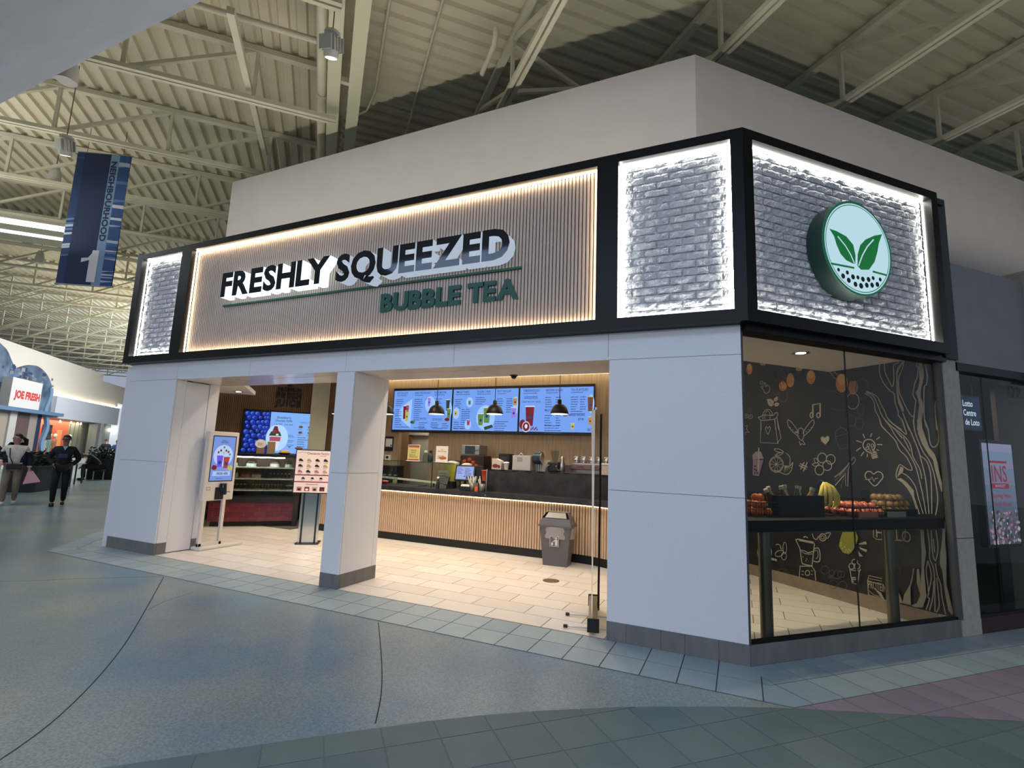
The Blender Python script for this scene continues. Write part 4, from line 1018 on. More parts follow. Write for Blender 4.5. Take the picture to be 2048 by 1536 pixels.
# dessert case
DC = thing('dessert_case', 'glass dessert display case on a red tiled base below the television', 'display case', (0,0,0), A45)
A0, A1, B0, B1 = -5.35, -3.80, 8.34, 9.15
boxp('toe_kick', M('toe_kick', (10,10,10), .5), DC, A0+.05, B0+.05, 0, A1, B1, .1)
boxp('base', M('case_base', (176, 120, 118), .8), DC, A0+.012, B0+.012, .1, A1, B1, .48)
RT = [M('red_tile_%d' % i, c, .22, noise=(6, .12)) for i, c in enumerate([(116, 38, 52), (106, 32, 48), (124, 46, 58)])]
rt = {}
def rtile(L, side):
    k = (round(L,3), side, random.randrange(3))
    if k not in rt:
        b = MB()
        if side: b.bevbox(0, 0, 0, .012, L, .087, .002)
        else: b.bevbox(0, 0, 0, L, .012, .085, .002)
        rt[k] = b.mesh('tile', RT[k[2]])
    return rt[k]
for r in range(4):
    x = A0-(0 if r % 2 == 0 else .093)
    while x < A1-.01:
        a, e = max(x, A0), min(x+.179, A1)
        if e-a > .02: obj('tile', rtile(e-a, False), DC, (a, B0, .105+.0925*r))
        x += .187
    y = B0+.02
    while y < B1: obj('tile', rtile(min(.182, B1-y), True), DC, (A0, y, .105+.0925*r)); y += .187
boxp('shelf_band', M('case_band', (30, 29, 29), .4), DC, A0-.03, B0-.03, .48, A1+.02, B1, .585)
boxp('end_panel', M('case_end', (52, 50, 48), .5), DC, A1, B0-.02, 0, A1+.09, B1, .6)
boxp('front_glass', GLASS, DC, A0, B0, .60, A1, B0+.008, 1.40); boxp('side_glass', GLASS, DC, A0, B0+.01, .60, A0+.008, B1-.02, 1.40); boxp('side_glass', GLASS, DC, A1-.008, B0+.01, .60, A1, B1-.02, 1.40)
boxp('top', PLBLACK, DC, A0-.01, B0-.01, 1.40, A1+.01, B1, 1.46)
for a in ((A0-.006, B0-.006, .585, A0+.02, B0+.02, 1.40), (A1-.02, B0-.006, .585, A1+.01, B0+.02, 1.40)): boxp('corner_post', PLBLACK, DC, *a)
boxp('bottom_rail', PLBLACK, DC, A0, B0-.006, .585, A1, B0+.004, .61)
boxp('back', WOODC, DC, A0, B1-.02, .6, A1, B1, 1.4)
boxp('lamp', E('case_lamp', (236, 244, 255), 26), DC, A0+.05, B0+.05, 1.375, A1-.25, B0+.09, 1.395)
for z in (.70, .93, 1.16): boxp('shelf', M('case_shelf', (206, 208, 196), .25), DC, A0+.02, B0+.06, z, A1-.03, B1-.06, z+.02)
CK = [M('cake_%d' % i, c, .7, noise=(30, .15)) for i, c in enumerate([(70, 44, 34), (226, 214, 196), (190, 96, 96), (120, 70, 44), (236, 226, 210)])]
def cake(label, a, z, k, dome, slices=0, wd=.2):
    t = thing('cake', label, 'cake', tuple(W45(a, 8.66, z)), A45, 'cakes in the dessert case')
    part('plate', M('cake_plate', (220, 216, 206), .4), t, lambda b: b.lathe([(wd*.55,0),(wd*.62,.012)], n=20))
    if slices:
        for i in range(slices):
            x = -wd*.5+wd*i/max(1,slices-1)
            part('slice', CK[k], t, lambda b: b.vprism([(x-.02,.013),(x+.024,.013),(x+.02,.085),(x-.016,.085)], -.06, .06)); part('cream', CK[4], t, lambda b: b.ball((x,0,.095), .022, 10, sz=.6))
    else:
        part('sponge', CK[k], t, lambda b: b.lathe([(wd*.48,.013),(wd*.48,.075),(wd*.44,.082)], n=20)); part('icing', CK[(k+1) % 5], t, lambda b: b.lathe([(wd*.485,.07),(wd*.46,.09),(wd*.1,.094)], n=20))
    if dome: part('dome', glass('dome_glass', (236, 240, 240)), t, lambda b: b.lathe([(wd*.58,.013),(wd*.58,.11),(wd*.45,.15),(wd*.1,.165)], n=20))
cake('domed cake on the top case shelf, nearest the kiosk', -5.05, 1.18, 1, True); cake('domed cake on the top case shelf, second from the kiosk', -4.7, 1.18, 4, True); cake('domed cake on the top case shelf, third from the kiosk', -4.25, 1.18, 1, True); cake('domed cake on the top case shelf, beside the menu stand', -3.98, 1.18, 4, True, wd=.14)
cake('white frosted cake on the middle case shelf', -5.05, .95, 4, False, 3); cake('pink cake slice on the middle case shelf', -4.78, .95, 2, False); cake('domed pale cake on the middle case shelf', -4.58, .95, 1, True); cake('row of chocolate slices on the middle case shelf', -4.13, .95, 0, False, 6, .36)
cake('tray of layered white and dark cakes on the bottom case shelf', -4.95, .72, 0, False, 6, .34); cake('large chocolate cake loaf on the bottom case shelf, left one', -4.5, .72, 3, False, 5, .24); cake('large chocolate cake loaf on the bottom case shelf, right one', -4.2, .72, 3, False, 5, .24); cake('blue-plated domed cake on the bottom case shelf', -3.93, .72, 0, True, wd=.16)
for i, (a, h, c) in enumerate(((-4.55, .22, (150,126,100)), (-4.35, .26, (160,134,104)))):
    t = thing('kraft_box', ['shorter kraft paper box with round white label on top of the dessert case','taller kraft paper box on top of the dessert case'][i], 'box', tuple(W45(a, 8.6, 1.46)), A45, 'kraft boxes'); boxp('carton', M('kraft_%d' % i, c, .85), t, -.075, -.05, 0, .075, .05, h, bev=.004)
    if i == 0: P = Print(); P.ell(0, h*.95, .11, .09, M('paper_pure', (235,230,222), .9)); P.lines(-.06, h*.95, .12, 2, .03, .01, M('print_dark', (70,54,44), .7)); P.build('label_print', t, '-y', (0,-.052,0))
t = thing('bread_basket', 'low dark bowl of golden buns on top of the dessert case', 'bowl', tuple(W45(-4.08, 8.58, 1.46)), A45); part('bowl', PLBLACK, t, lambda b: b.lathe([(.09,0),(.13,.03)], n=20)); part('bun', M('bun', (206, 160, 104), .7), t, lambda b: b.ball((0,0,.04), .105, 16, sz=.55))
# ordering kiosk
KX, KY = -7.62, .55
K = thing('order_kiosk', 'white self-order kiosk with a lit portrait screen and card reader', 'kiosk', (KX, KY, 0))
KW = M('kiosk_white', (214, 206, 196), .4)
boxp('base', KW, K, -.14, -.02, 0, .08, .72, .05, bev=.02)
boxp('leg', KW, K, -.05, .0, .05, .0, .055, .75, bev=.006); boxp('leg', KW, K, -.05, .335, .05, .0, .385, .75, bev=.006); boxp('crossbar', KW, K, -.05, .0, .05, .0, .385, .1, bev=.006)
boxp('body', KW, K, -.10, -.02, .735, .0, .5, 1.82, bev=.015)
P = Print(); P.rect(.045, 1.03, .455, 1.755, PLBLACK); sx0, sx1, sz0, sz1 = .06, .44, 1.045, 1.74
P.rect(sx0, sz0, sx1, sz1, E('kiosk_screen', (120, 152, 226), .9)); P.ell(.25, 1.44, .165, .17, E('kiosk_circle', (186, 206, 250), .95), 32)
P.text('FRESHLY', .25, 1.665, .02, INK, .1, 'c', .02); P.text('SQUEEZED', .25, 1.64, .02, INK, .13, 'c', .02)
P.poly([(.16,1.26),(.24,1.26),(.25,1.44),(.14,1.44)], E('k_purple', (110,84,230), .9)); P.poly([(.27,1.24),(.34,1.24),(.37,1.42),(.26,1.42)], E('k_red', (176,60,60), .9)); P.ell(.2,1.33,.028,.028,INK); P.ell(.31,1.31,.028,.028,INK)
for x, z, m in ((.2,1.52,'red'),(.29,1.52,'red'),(.16,1.49,'brown'),(.33,1.5,'brown'),(.25,1.57,'green'),(.25,1.48,'yellow'),(.36,1.46,'green')): P.ell(x, z, .017, .02, SC[m], 10)
P.ell(.115,1.25,.045,.04,SC['red']); P.ell(.39,1.24,.045,.045,SC['yellow']); P.rect(.1, 1.12, .4, 1.19, E('k_button', (176,196,244), .95)); P.text('ORDER HERE', .26, 1.138, .035, INK, .2, 'c', .03)
P.lines(.16, 1.075, .18, 1, .02, .008, INK); P.rect(.03,.9,.09,.95,M('kiosk_icon',(90,86,82),.6)); P.rect(.036,.906,.084,.944,KW); P.build('screen_print', K, '+x', (0,0,0))
part('card_reader', PLBLACK, K, lambda b: (b.beam((.03,.30,.83),(.05,.27,1.0),.09,.045), b.beam((.0,.25,.75),(.0,.25,.94),.14,.03), b.tube([(.05,.33,.87),(.08,.38,.87)], .006, 6))); boxp('reader_screen', M('reader_lcd', (150, 156, 176), .2), K, .062, .255, .94, .068, .305, .99)
part('cable', PLBLACK, K, lambda b: b.tube([(-.02,.07,.74),(-.02,.07,.4),(-.02,.05,.2),(-.03,.0,.1)], .007, 6))
# cheesecake menu stand
MS = thing('menu_stand', 'floor standing cheesecake menu board on twin black posts', 'menu stand', (-6.751, 1.866, 0), math.radians(36.2))
boxp('foot', PLBLACK, MS, -.19, -.02, 0, .185, .30, .02, bev=.004)
boxp('post', PLBLACK, MS, -.125, .02, .02, -.105, .05, .95); boxp('post', PLBLACK, MS, .10, .02, .02, .12, .05, .95)
boxp('mirror_panel', M('steel_mirror', (190, 190, 178), .12, 1.0), MS, -.165, .055, .02, .16, .065, .86)
boxp('frame', PLBLACK, MS, -.305, -.012, .845, .295, .02, 1.585)
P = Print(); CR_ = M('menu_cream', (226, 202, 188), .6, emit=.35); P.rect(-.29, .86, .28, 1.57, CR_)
BR = M('menu_brown', (96, 58, 40), .7); RDB = M('menu_red', (160, 26, 60), .6); PK = M('menu_pinkc', (206, 120, 130), .7); TN = M('menu_tan', (206, 170, 130), .7); DK = M('menu_dark', (44, 26, 22), .7)
P.text('Cheesecake Factory', .06, 1.505, .038, BR, .36, 'c', .012); P.text('BAKERY', .15, 1.475, .014, BR, .1, 'c'); P.stroke([(-.27,1.52),(-.2,1.54),(-.12,1.53)], .004, BR)
cm = [[DK,TN,DK,DK],[DK,TN,DK,TN],[PK,DK,PK,TN]]
for r in range(3):
    for c in range(4):
        x, z = -.21+.135*c, 1.40-.095*r; P.poly([(x-.04,z-.018),(x+.04,z-.024),(x+.03,z+.005),(x-.005,z+.034),(x-.035,z+.022)], cm[r][c]); P.poly([(x-.04,z-.018),(x+.04,z-.024),(x+.04,z-.014),(x-.04,z-.008)], TN); P.lines(x-.035, z-.042, .07, 1, .01, .006, BR)
P.rect(-.29, 1.145, .28, 1.162, RDB); P.rect(-.29, 1.03, .28, 1.047, RDB)
for x in (-.15, 0, .14): P.poly([(x-.03,1.085),(x+.03,1.085),(x+.01,1.12),(x-.02,1.115)], DK); P.lines(x-.03, 1.065, .06, 1, .01, .006, BR)
P.text('Cheesecake', .0, .99, .02, BR, .2, 'c', .01)
for i, x in enumerate((-.2,-.075,.05,.17)): P.rect(x-.04, .885, x+.04, .955, [PK,RDB,TN,DK][i]); P.ell(x, .91, .026, .02, [DK,CR_,DK,RDB][i], 10)
P.build('menu_print', MS, '-y', (0,-.012,0))
# grey swing-lid waste bin
TB = thing('waste_bin', 'grey swing-lid waste bin with a clear bag in front of the counter', 'waste bin', (-2.62, 2.80, 0), .06)
BG = M('bin_grey', (92, 90, 92), .5)
def frus(b, x0, y0, x1, y1, z0, z1, mi=0):
    b.add([(-x0,-y0,z0),(x0,-y0,z0),(x0,y0,z0),(-x0,y0,z0),(-x1,-y1,z1),(x1,-y1,z1),(x1,y1,z1),(-x1,y1,z1)], [(0,3,2,1),(4,5,6,7),(0,1,5,4),(1,2,6,5),(2,3,7,6),(3,0,4,7)], mi)
part('body', BG, TB, lambda b: frus(b, .185, .12, .24, .155, 0, .58)); part('rim', BG, TB, lambda b: frus(b, .26, .172, .26, .172, .57, .595))
part('bag', M('clear_bag', (206, 198, 192), .25, alpha=.5, bump=(14, .9)), TB, lambda b: b.lathe([(1.0,.40),(1.03,.44),(.98,.48),(1.03,.52),(1.0,.57)], n=24, sx=.262, sy=.178))
def lid(b):
    frus(b, .25, .165, .215, .13, .595, .69)
    for s in (-1, 1): b.add([(s*.215,-.13,.69),(s*.215,.13,.69),(s*.16,.10,.78),(s*.16,-.05,.78)], [(0,1,2,3) if s > 0 else (3,2,1,0)])
    b.add([(-.215,.13,.69),(.215,.13,.69),(.16,.10,.78),(-.16,.10,.78)], [(0,1,2,3)]); b.add([(-.16,-.05,.78),(.16,-.05,.78),(.16,.10,.78),(-.16,.10,.78)], [(0,1,2,3)])
part('lid', BG, TB, lid); part('flap', M('bin_flap', (150, 146, 140), .3), TB, lambda b: b.add([(-.17,-.118,.70),(.17,-.118,.70),(.135,-.055,.775),(-.135,-.055,.775)], [(0,1,2,3)]))
P = Print(); LT = M('litter_white', (206, 204, 202), .6); P.rect(-.07,.30,.07,.45,LT); P.rect(-.064,.306,.064,.444,BG); P.ell(.03,.42,.016,.016,LT,12); P.poly([(.012,.315),(.052,.315),(.052,.40),(.01,.40),(-.02,.375),(-.014,.366),(.012,.38)], LT); P.poly([(-.045,.315),(-.02,.315),(-.014,.355),(-.05,.355)], LT); P.poly([(-.03,.36),(-.02,.36),(-.018,.37),(-.028,.37)], LT)
for o in [P.build('litter_symbol', TB, '-y', (0,-.152,0))]: o.rotation_euler = (.06, 0, 0)
# pull-up banner seen edge on
RB = thing('pull_up_banner', 'white pull-up banner standing edge-on beside the right white pillar', 'banner', (-1.315, .06, 0), math.radians(105))
boxp('cassette', M('cassette', (150, 138, 118), .4, .7), RB, 0, -.045, .03, .85, .045, .135, bev=.015); boxp('end_cap', PLBLACK, RB, -.012, -.055, .02, 0, .055, .145, bev=.005); boxp('end_cap', PLBLACK, RB, .85, -.055, .02, .862, .055, .145, bev=.005)
for x in (.12, .5): part('foot', CHROME, RB, lambda b: b.tube([(x,-.22,.02),(x,.24,.02)], .008, 8)); part('foot_tip', PLBLACK, RB, lambda b: (b.tube([(x,.24,.02),(x,.28,.02)], .016, 8), b.tube([(x,-.22,.02),(x,-.25,.02)], .016, 8)))
part('pole', PLBLACK, RB, lambda b: b.tube([(.43,-.05,.1),(.43,-.055,2.08)], .011, 8)); boxp('top_rail', ALU, RB, 0, -.01, 2.085, .85, .012, 2.11)
def sheet(b):
    n = 16; vs = []
    for j in range(9):
        z = .13+(2.09-.13)*j/8; amp = .012+.03*(j/8)**2
        for i in range(n+1): vs.append((.85*i/n, .008+amp*math.sin(PI*i/n), z))
    b.add(vs, [(j*(n+1)+i, j*(n+1)+i+1, (j+1)*(n+1)+i+1, (j+1)*(n+1)+i) for j in range(8) for i in range(n)], 0, True)
part('graphic', M('banner_white', (232, 230, 224), .55), RB, sheet)
# floor drain cover
t = thing('drain_cover', 'round brown floor drain cover in the shop floor', 'drain cover', (-2.351, 1.797, 0)); part('disc', M('drain', (112, 88, 66), .5, .4), t, lambda b: b.lathe([(.11,0),(.11,.003),(.1,.004)], n=28))
# security dome, downlights
t = thing('dome_camera', 'small black security camera under the opening soffit', 'camera', (-2.485, .66, ZT)); part('mount', PLBLACK, t, lambda b: b.lathe([(.045,-.012),(.05,0)], n=18)); part('dome', M('dome_black', (10,10,12), .08), t, lambda b: b.ball((0,0,-.014), .035, 14))
DLM = E('downlight_glow', (255, 244, 222), 14)
def downlight(label, loc, p, ry=0):
    t = thing('downlight', label, 'downlight', loc, 0, 'recessed downlights'); part('trim_ring', CHROME, t, lambda b: b.lathe([(.055,0),(.085,-.004),(.09,0),(.085,.004)], n=24)); part('lens', DLM, t, lambda b: b.lathe([(.002,-.003),(.05,-.003)], n=20))
    if p: area('downlight_lamp', (loc[0], loc[1], loc[2]-.012), (0,0,0), .1, .1, p, (1, .85, .64), math.radians(130))
downlight('recessed downlight in the pale soffit behind the angled glass', (.60, 1.50, 2.848), 22)
downlight('recessed downlight in the low soffit above the order kiosk', (-9.35, 2.24, 2.697), 6)
for x, y, p in ((-6.9,1.5,60),(-5.2,1.3,60),(-3.6,1.3,64),(-2.2,1.3,64),(-.3,2.6,60),(-5.6,2.3,50),(-3.9,2.3,50),(-7.9,2.6,40),(-8.9,2.9,18)):  area('shop_downlight', (x, y, 3.44), (0,0,0), .16, .16, p*.28, (1, .84, .64), math.radians(120))
# cove light over the back wall
area('corridor_fill', (-7.1, 5.7, 2.7), (0,0,0), .3, .3, 9, (1, .9, .76))  # unseen fill lamp added to brighten the corridor and its door
boxp('cove_led', E('cove_glow', (255, 240, 196), 16), CI, -8.2, 4.86, 3.42, -1.4, 4.9, 3.44)
area('back_bar_light', (-4.5, 4.1, 3.42), (0,0,0), 4.5, .15, 14, (1, .86, .66))
# ---------------------------------------------------------------- window bar with fruit display (45 degree frame)
WBAR = thing('window_bar', 'black bar counter on steel posts behind the angled glass', 'bar counter', (0,0,0), A45)
boxp('top', M('bar_black', (9, 9, 10), .5, spec=.2), WBAR, .05, .08, 1.03, 2.75, .62, 1.132, bev=.004)
for s in (.345, 1.97): part('post', M('post_steel', (120, 112, 98), .35, .9), WBAR, lambda b: b.tube([(s,.15,0),(s,.15,1.03)], .052, 20))
ZW = 1.132
def w45(a, b, z): return tuple(W45(a, b, z))
OR = M('orange_peel', (226, 112, 26), .5, bump=(120, .15)); AP = M('apple_red', (206, 60, 52), .3, noise=(5, .3), c2=(226, 150, 110)); PR = M('pear_bronze', (150, 112, 62), .5, noise=(8, .3)); BN = M('banana_yellow', (226, 196, 84), .5, noise=(7, .12)); WIRE = M('black_wire', (16, 15, 15), .5)
def basket(name, label, a0, a1, b0, b1, h, z=ZW, tilt=0):
    t = thing(name, label, 'basket', w45((a0+a1)/2, (b0+b1)/2, z), A45); w, d = (a1-a0)/2, (b1-b0)/2
    b = MB(); r = .0035
    for zz in (.006, h*.5, h): b.tube([(-w,-d,zz),(w,-d,zz),(w,d,zz),(-w,d,zz),(-w,-d,zz)], r if zz < h else r*1.5, 6)
    n = 8
    for i in range(n+1):
        x = -w+2*w*i/n; b.tube([(x,-d,h),(x,-d,.006),(x,d,.006),(x,d,h)], r, 5)
    for i in range(5):
        y = -d+2*d*i/4; b.tube([(-w,y,h),(-w,y,.006),(w,y,.006),(w,y,h)], r, 5)
    b.build('wire_grid', WIRE, t); return t
fm = {}
def fruit(name, label, cat, mat, a, b, z, r, sz=.92, group=None):
    k = (name, round(r,3))
    if k not in fm:
        q = MB(); q.ball((0,0,r*sz), r, 14, sz=sz); fm[k] = (q.mesh('flesh', mat), None)
        s = MB(); s.tube([(0,0,2*r*sz-.004),(.003,0,2*r*sz+.012)], .003, 5); fm[k] = (fm[k][0], s.mesh('stem', M('stem_brown', (70, 50, 30), .8)))
    t = thing(name, label, cat, w45(a, b, z), random.uniform(0, 6), group); obj('flesh', fm[k][0], t); obj('stem', fm[k][1], t); t.rotation_euler = (random.uniform(-.4,.4), random.uniform(-.4,.4), random.uniform(0,6))
basket('wire_basket', 'black wire basket of oranges at the left end of the window bar', .42, .68, .30, .56, .13)
for l, (z, L) in enumerate(((.008, [(.47,.36),(.55,.36),(.63,.36),(.47,.44),(.55,.44),(.63,.44),(.5,.52),(.6,.52)]), (.075, [(.5,.38),(.58,.38),(.64,.42),(.5,.46),(.58,.46)]), (.138, [(.53,.41),(.59,.43)]))):
    for a, b in L: fruit('orange', 'orange piled in the black wire basket on the window bar', 'orange', OR, a, b, ZW+z, .038, group='oranges in the wire basket')
# dark crate of juice bottles
t = thing('bottle_crate', 'dark crate holding slanted juice bottles in the middle of the window bar', 'crate', w45(1.0, .42, ZW), A45)
for a in ((-.30,-.12,0,.30,-.105,.20),(-.30,.105,0,.30,.12,.20),(-.30,-.105,0,-.285,.105,.20),(.285,-.105,0,.30,.105,.20),(-.285,-.105,0,.285,.105,.012)): boxp('crate_board', M('crate_dark', (24, 22, 22), .6), t, *a)
JC = [(70, 40, 28), (150, 140, 90), (96, 30, 24), (170, 150, 80), (60, 50, 34), (190, 180, 130), (150, 110, 60), (200, 196, 180)]
JL = ['brown juice bottle', 'olive juice bottle', 'dark red juice bottle', 'mustard juice bottle', 'dark olive juice bottle', 'cream juice bottle', 'amber juice bottle', 'milky juice bottle']
for i in range(8):
    t = thing('juice_bottle', JL[i]+' leaning in the dark crate on the window bar', 'bottle', w45(.78+.062*i, .42+(.03 if i % 2 else -.03), ZW+.02), A45, 'juice bottles in the crate')
    part('body', M('juice_%d' % i, JC[i], .2), t, lambda b: b.lathe([(.028,0),(.032,.02),(.032,.17),(.018,.22),(.018,.24)], n=14)); part('cap', M('cap_tan', (176, 160, 130), .5), t, lambda b: b.lathe([(.021,.24),(.021,.27)], n=12)); t.rotation_euler = (0, (-.55, -.4, -.25, -.05, .1, .25, .4, .5)[i], A45)
# bananas hanging in a bunch
t = thing('banana_bunch', 'yellow banana bunch hanging on a small stand on the window bar', 'bananas', w45(1.46, .42, ZW), A45)
part('stand', WIRE, t, lambda b: (b.lathe([(.08,0),(.08,.012)], n=16), b.tube([(0,.06,.01),(0,.07,.3),(0,.03,.34),(0,0,.33)], .008, 8)))
for i in range(5):
    an = -1.15+.575*i; c, s_ = math.sin(an), math.cos(an)
    part('banana', BN, t, lambda b: b.tube([(c*.02,-.01,.325),(c*.085,-.03-s_*.02,.28),(c*.135,-.04-s_*.03,.2),(c*.145,-.035-s_*.03,.12),(c*.12,-.03,.07)], .018, 8, radii=[.007,.016,.02,.018,.006]))
# apples in a tilted basket, apples and pears in crates
basket('wire_basket', 'shallow black wire tray of red apples on the window bar', 1.60, 2.10, .24, .56, .09)
for l, (z, na, nb) in enumerate(((.008, 6, 4), (.07, 5, 3))):
    for i in range(na):
        for j in range(nb): fruit('apple', 'red apple in the shallow wire tray on the window bar', 'apple', AP, 1.645+.082*i+.04*l, .285+.08*j+.04*l, ZW+z, .04, .88, 'red apples in the tray')
t = thing('price_holder', 'clear acrylic price holder between the apples and the bronze pears', 'sign holder', w45(2.13, .46, ZW), A45); boxp('acrylic', glass('acrylic_clear', (214, 222, 216)), t, -.07, 0, .1, .07, .006, .25); boxp('stem', WIRE, t, -.006, .006, 0, .006, .012, .12)
t = thing('fruit_crate', 'low dark crate of bronze pears at the right end of the window bar', 'crate', w45(2.42, .42, ZW), A45)
for a in ((-.26,-.13,0,.26,-.118,.07),(-.26,.118,0,.26,.13,.07),(-.26,-.118,0,-.248,.118,.07),(.248,-.118,0,.26,.118,.07),(-.248,-.118,0,.248,.118,.01)): boxp('crate_board', M('crate_dark', (24, 22, 22), .6), t, *a)
for l, (z, na, nb) in enumerate(((.012, 5, 3), (.075, 5, 2), (.138, 4, 2))):
    for i in range(na):
        for j in range(nb): fruit('pear', 'bronze round pear heaped in the low crate on the window bar', 'pear', PR, 2.24+.088*i+.03*l, .35+.07*j+.03*l, ZW+z, .042, .95, 'bronze pears in the crate')
# card labels under the fruit
for i, (a, c) in enumerate(((1.78, (176, 110, 96)), (2.2, (150, 140, 128)))):
    t = thing('price_card', ['pinkish price card under the apple tray','grey price card beside the bronze pears'][i], 'card', w45(a, .20, ZW), A45); boxp('card', M('pcard_%d' % i, c, .8), t, -.14, 0, 0, .14, .004, .055)

# ---------------------------------------------------------------- chalk drawings on the dark wall (real print on that wall)
CH = M('chalk_line', (176, 164, 146), .9); CHF = M('chalk_fill', (168, 156, 138), .9); CHD = M('chalk_faint', (92, 86, 82), .9); CHO = M('mango_orange', (216, 150, 84), .8, noise=(9, .15)); CHM = M('mango_light', (226, 180, 122), .8); CHP = M('chalk_purple', (136, 108, 132), .9); CHG = M('chalk_lime', (138, 136, 44), .9); CHB = M('chalk_teal', (46, 66, 82), .9)
P = Print()
def cw(u, v): q = at_a(u, v, 2.758); return (-q.y, q.z)
def zz(ox, oy, sc): return lambda L: [cw(ox+x/sc, oy+y/sc) for x, y in L]
S3 = zz(1470, 660, 7.68); S4 = zz(1680, 660, 7.68); S5 = zz(1470, 840, 6.98); S6 = zz(1680, 840, 6.98); S1 = zz(1460, 1040, 5.91); S2 = zz(1640, 1040, 5.906); Z7 = zz(1460, 640, 3.483)
def el(f, x, y, rx, ry, n=18, rot=0): return f([(x+math.cos(rot)*rx*math.cos(2*PI*k/n)-math.sin(rot)*ry*math.sin(2*PI*k/n), y+math.sin(rot)*rx*math.cos(2*PI*k/n)+math.cos(rot)*ry*math.sin(2*PI*k/n)) for k in range(n)])
def st(f, L, wd=.011, m=CH, closed=False, k=4): P.stroke(smooth(f(L), k) if k > 1 else f(L), wd, m, closed)
def ln(f, L, wd=.011, m=CH, closed=False): P.stroke(f(L), wd, m, closed)
def oval(f, x, y, rx, ry, wd=.011, m=CH, rot=0): P.stroke(el(f, x, y, rx, ry, 18, rot), wd, m, True)
def fill(f, L, m=CHF): P.poly(f(L), m)
# mangos and outlines
for x, y, rx, ry in ((222,600,46,86),(430,520,45,28),(850,770,60,110),(735,860,60,75),(985,602,50,30),(1167,725,68,108)): P.poly(el(S3, x, y, rx, ry), CHO)
P.poly(el(S3, 222, 570, 34, 48), CHM); P.poly(el(S3, 1165, 690, 46, 60), CHM)
P.poly(el(S3, 1640, 815, 92, 145), CHO); P.poly(el(S4, 205, 880, 75, 115), M('mango_pink', (176, 120, 88), .8)); P.poly(el(S3, 1640, 760, 66, 80), CHM)
for x, y, rx, ry in ((765,645,55,95),(715,700,52,85),(640,890,65,110),(745,1010,65,100)): oval(S3, x, y, rx, ry, .009, CHD)
P.poly(el(S4, 200, 690, 66, 100), M('chalk_brown', (62, 52, 44), .9)); oval(S4, 340, 900, 100, 155, .008, CHD); oval(S4, 200, 1090, 95, 125, .009, CH); oval(S4, 320, 1230, 45, 90, .007, CHD); oval(S4, 180, 1395, 70, 80, .007, CHD); oval(S4, 300, 1440, 65, 90, .007, CHD)  # first oval is filled in dark brown
fill(S3, [(925,620),(1000,650),(960,740),(910,720)], CHB)
st(S3, [(450,660),(520,590),(600,570),(560,640),(490,700)], .005, CHD); st(S3, [(1380,930),(1500,940),(1680,1010),(1740,1060)], .006, CHD); st(S3, [(1470,1200),(1600,1240),(1690,1220)], .006, CHD)
st(S3, [(1460,650),(1500,690),(1520,730),(1560,750)], .01); st(S3, [(1520,645),(1560,670),(1580,700)], .009)
# hand, leaf sprig, music, swirl
st(S3, [(455,860),(445,820),(462,808),(474,830),(478,870),(500,850),(520,855),(535,885),(535,930),(510,962),(480,972),(450,955),(438,915),(405,880),(415,862),(440,880)], .012); oval(S3, 410, 810, 20, 24, .012)
for pts in ([(490,1060),(560,1060),(600,1095),(598,1150),(560,1175),(520,1160)], [(605,1095),(600,1060),(630,1030),(660,1020),(660,1070),(635,1095)], [(605,1140),(640,1110),(690,1130),(660,1170),(620,1175)]): fill(S3, pts)
ln(S3, [(530,1090),(580,1140),(600,1165)], .006, CHALK); ln(S3, [(640,1050),(622,1085)], .005, CHALK); ln(S3, [(665,1135),(630,1150)], .005, CHALK)
ln(S3, [(1200,1340),(1200,1150),(1312,1128),(1312,1330)], .026, CHF); oval(S3, 1180, 1310, 22, 40, .016); oval(S3, 1285, 1310, 25, 36, .016)
for x, y in ((235,1225),(180,1315),(245,1325)):
    st(S3, [(x+r*math.cos(t), y+r*math.sin(t)) for r, t in [(4+3.1*k, .75*k) for k in range(13)]], .007, CHD if x == 235 else CH, k=2)
oval(S3, 190, 770, 55, 65, .008, CHD); oval(S3, 190, 770, 35, 42, .006, CHD)
for k in range(6): ln(S3, [(190,770),(190+38*math.cos(k),770+46*math.sin(k))], .004, CHD)
def bird(f, x, y, s, m, wd):
    for sg in (-1, 1):
        st(f, [(x+sg*s*a, y+s*b) for a, b in ((.15,-.05),(.35,-.45),(.75,-.95),(.95,-1.05),(.98,-.8),(.85,-.5),(.6,-.2),(.2,.15))], wd, m)
        for q in (.4,.6,.8): st(f, [(x+sg*s*q*.9, y-s*q*.6), (x+sg*s*(q+.05), y-s*(q-.28))], wd*.7, m)
    st(f, [(x+s*a, y+s*b) for a, b in ((-.2,-.15),(-.15,-.4),(.05,-.45),(.2,-.25),(.2,.2),(.05,.45),(-.15,.25),(-.22,0),(-.2,-.15))], wd, m); st(f, [(x+s*a, y+s*b) for a, b in ((.1,.4),(.3,.75),(.05,.7),(-.02,.8),(-.1,.5))], wd, m); st(f, [(x-s*.2,y-s*.22),(x-s*.38,y-s*.15),(x-s*.18,y-s*.1)], wd, m)
bird(S3, 240, 1010, 95, CHD, .006); bird(S5, 925, 200, 190, CH, .010)
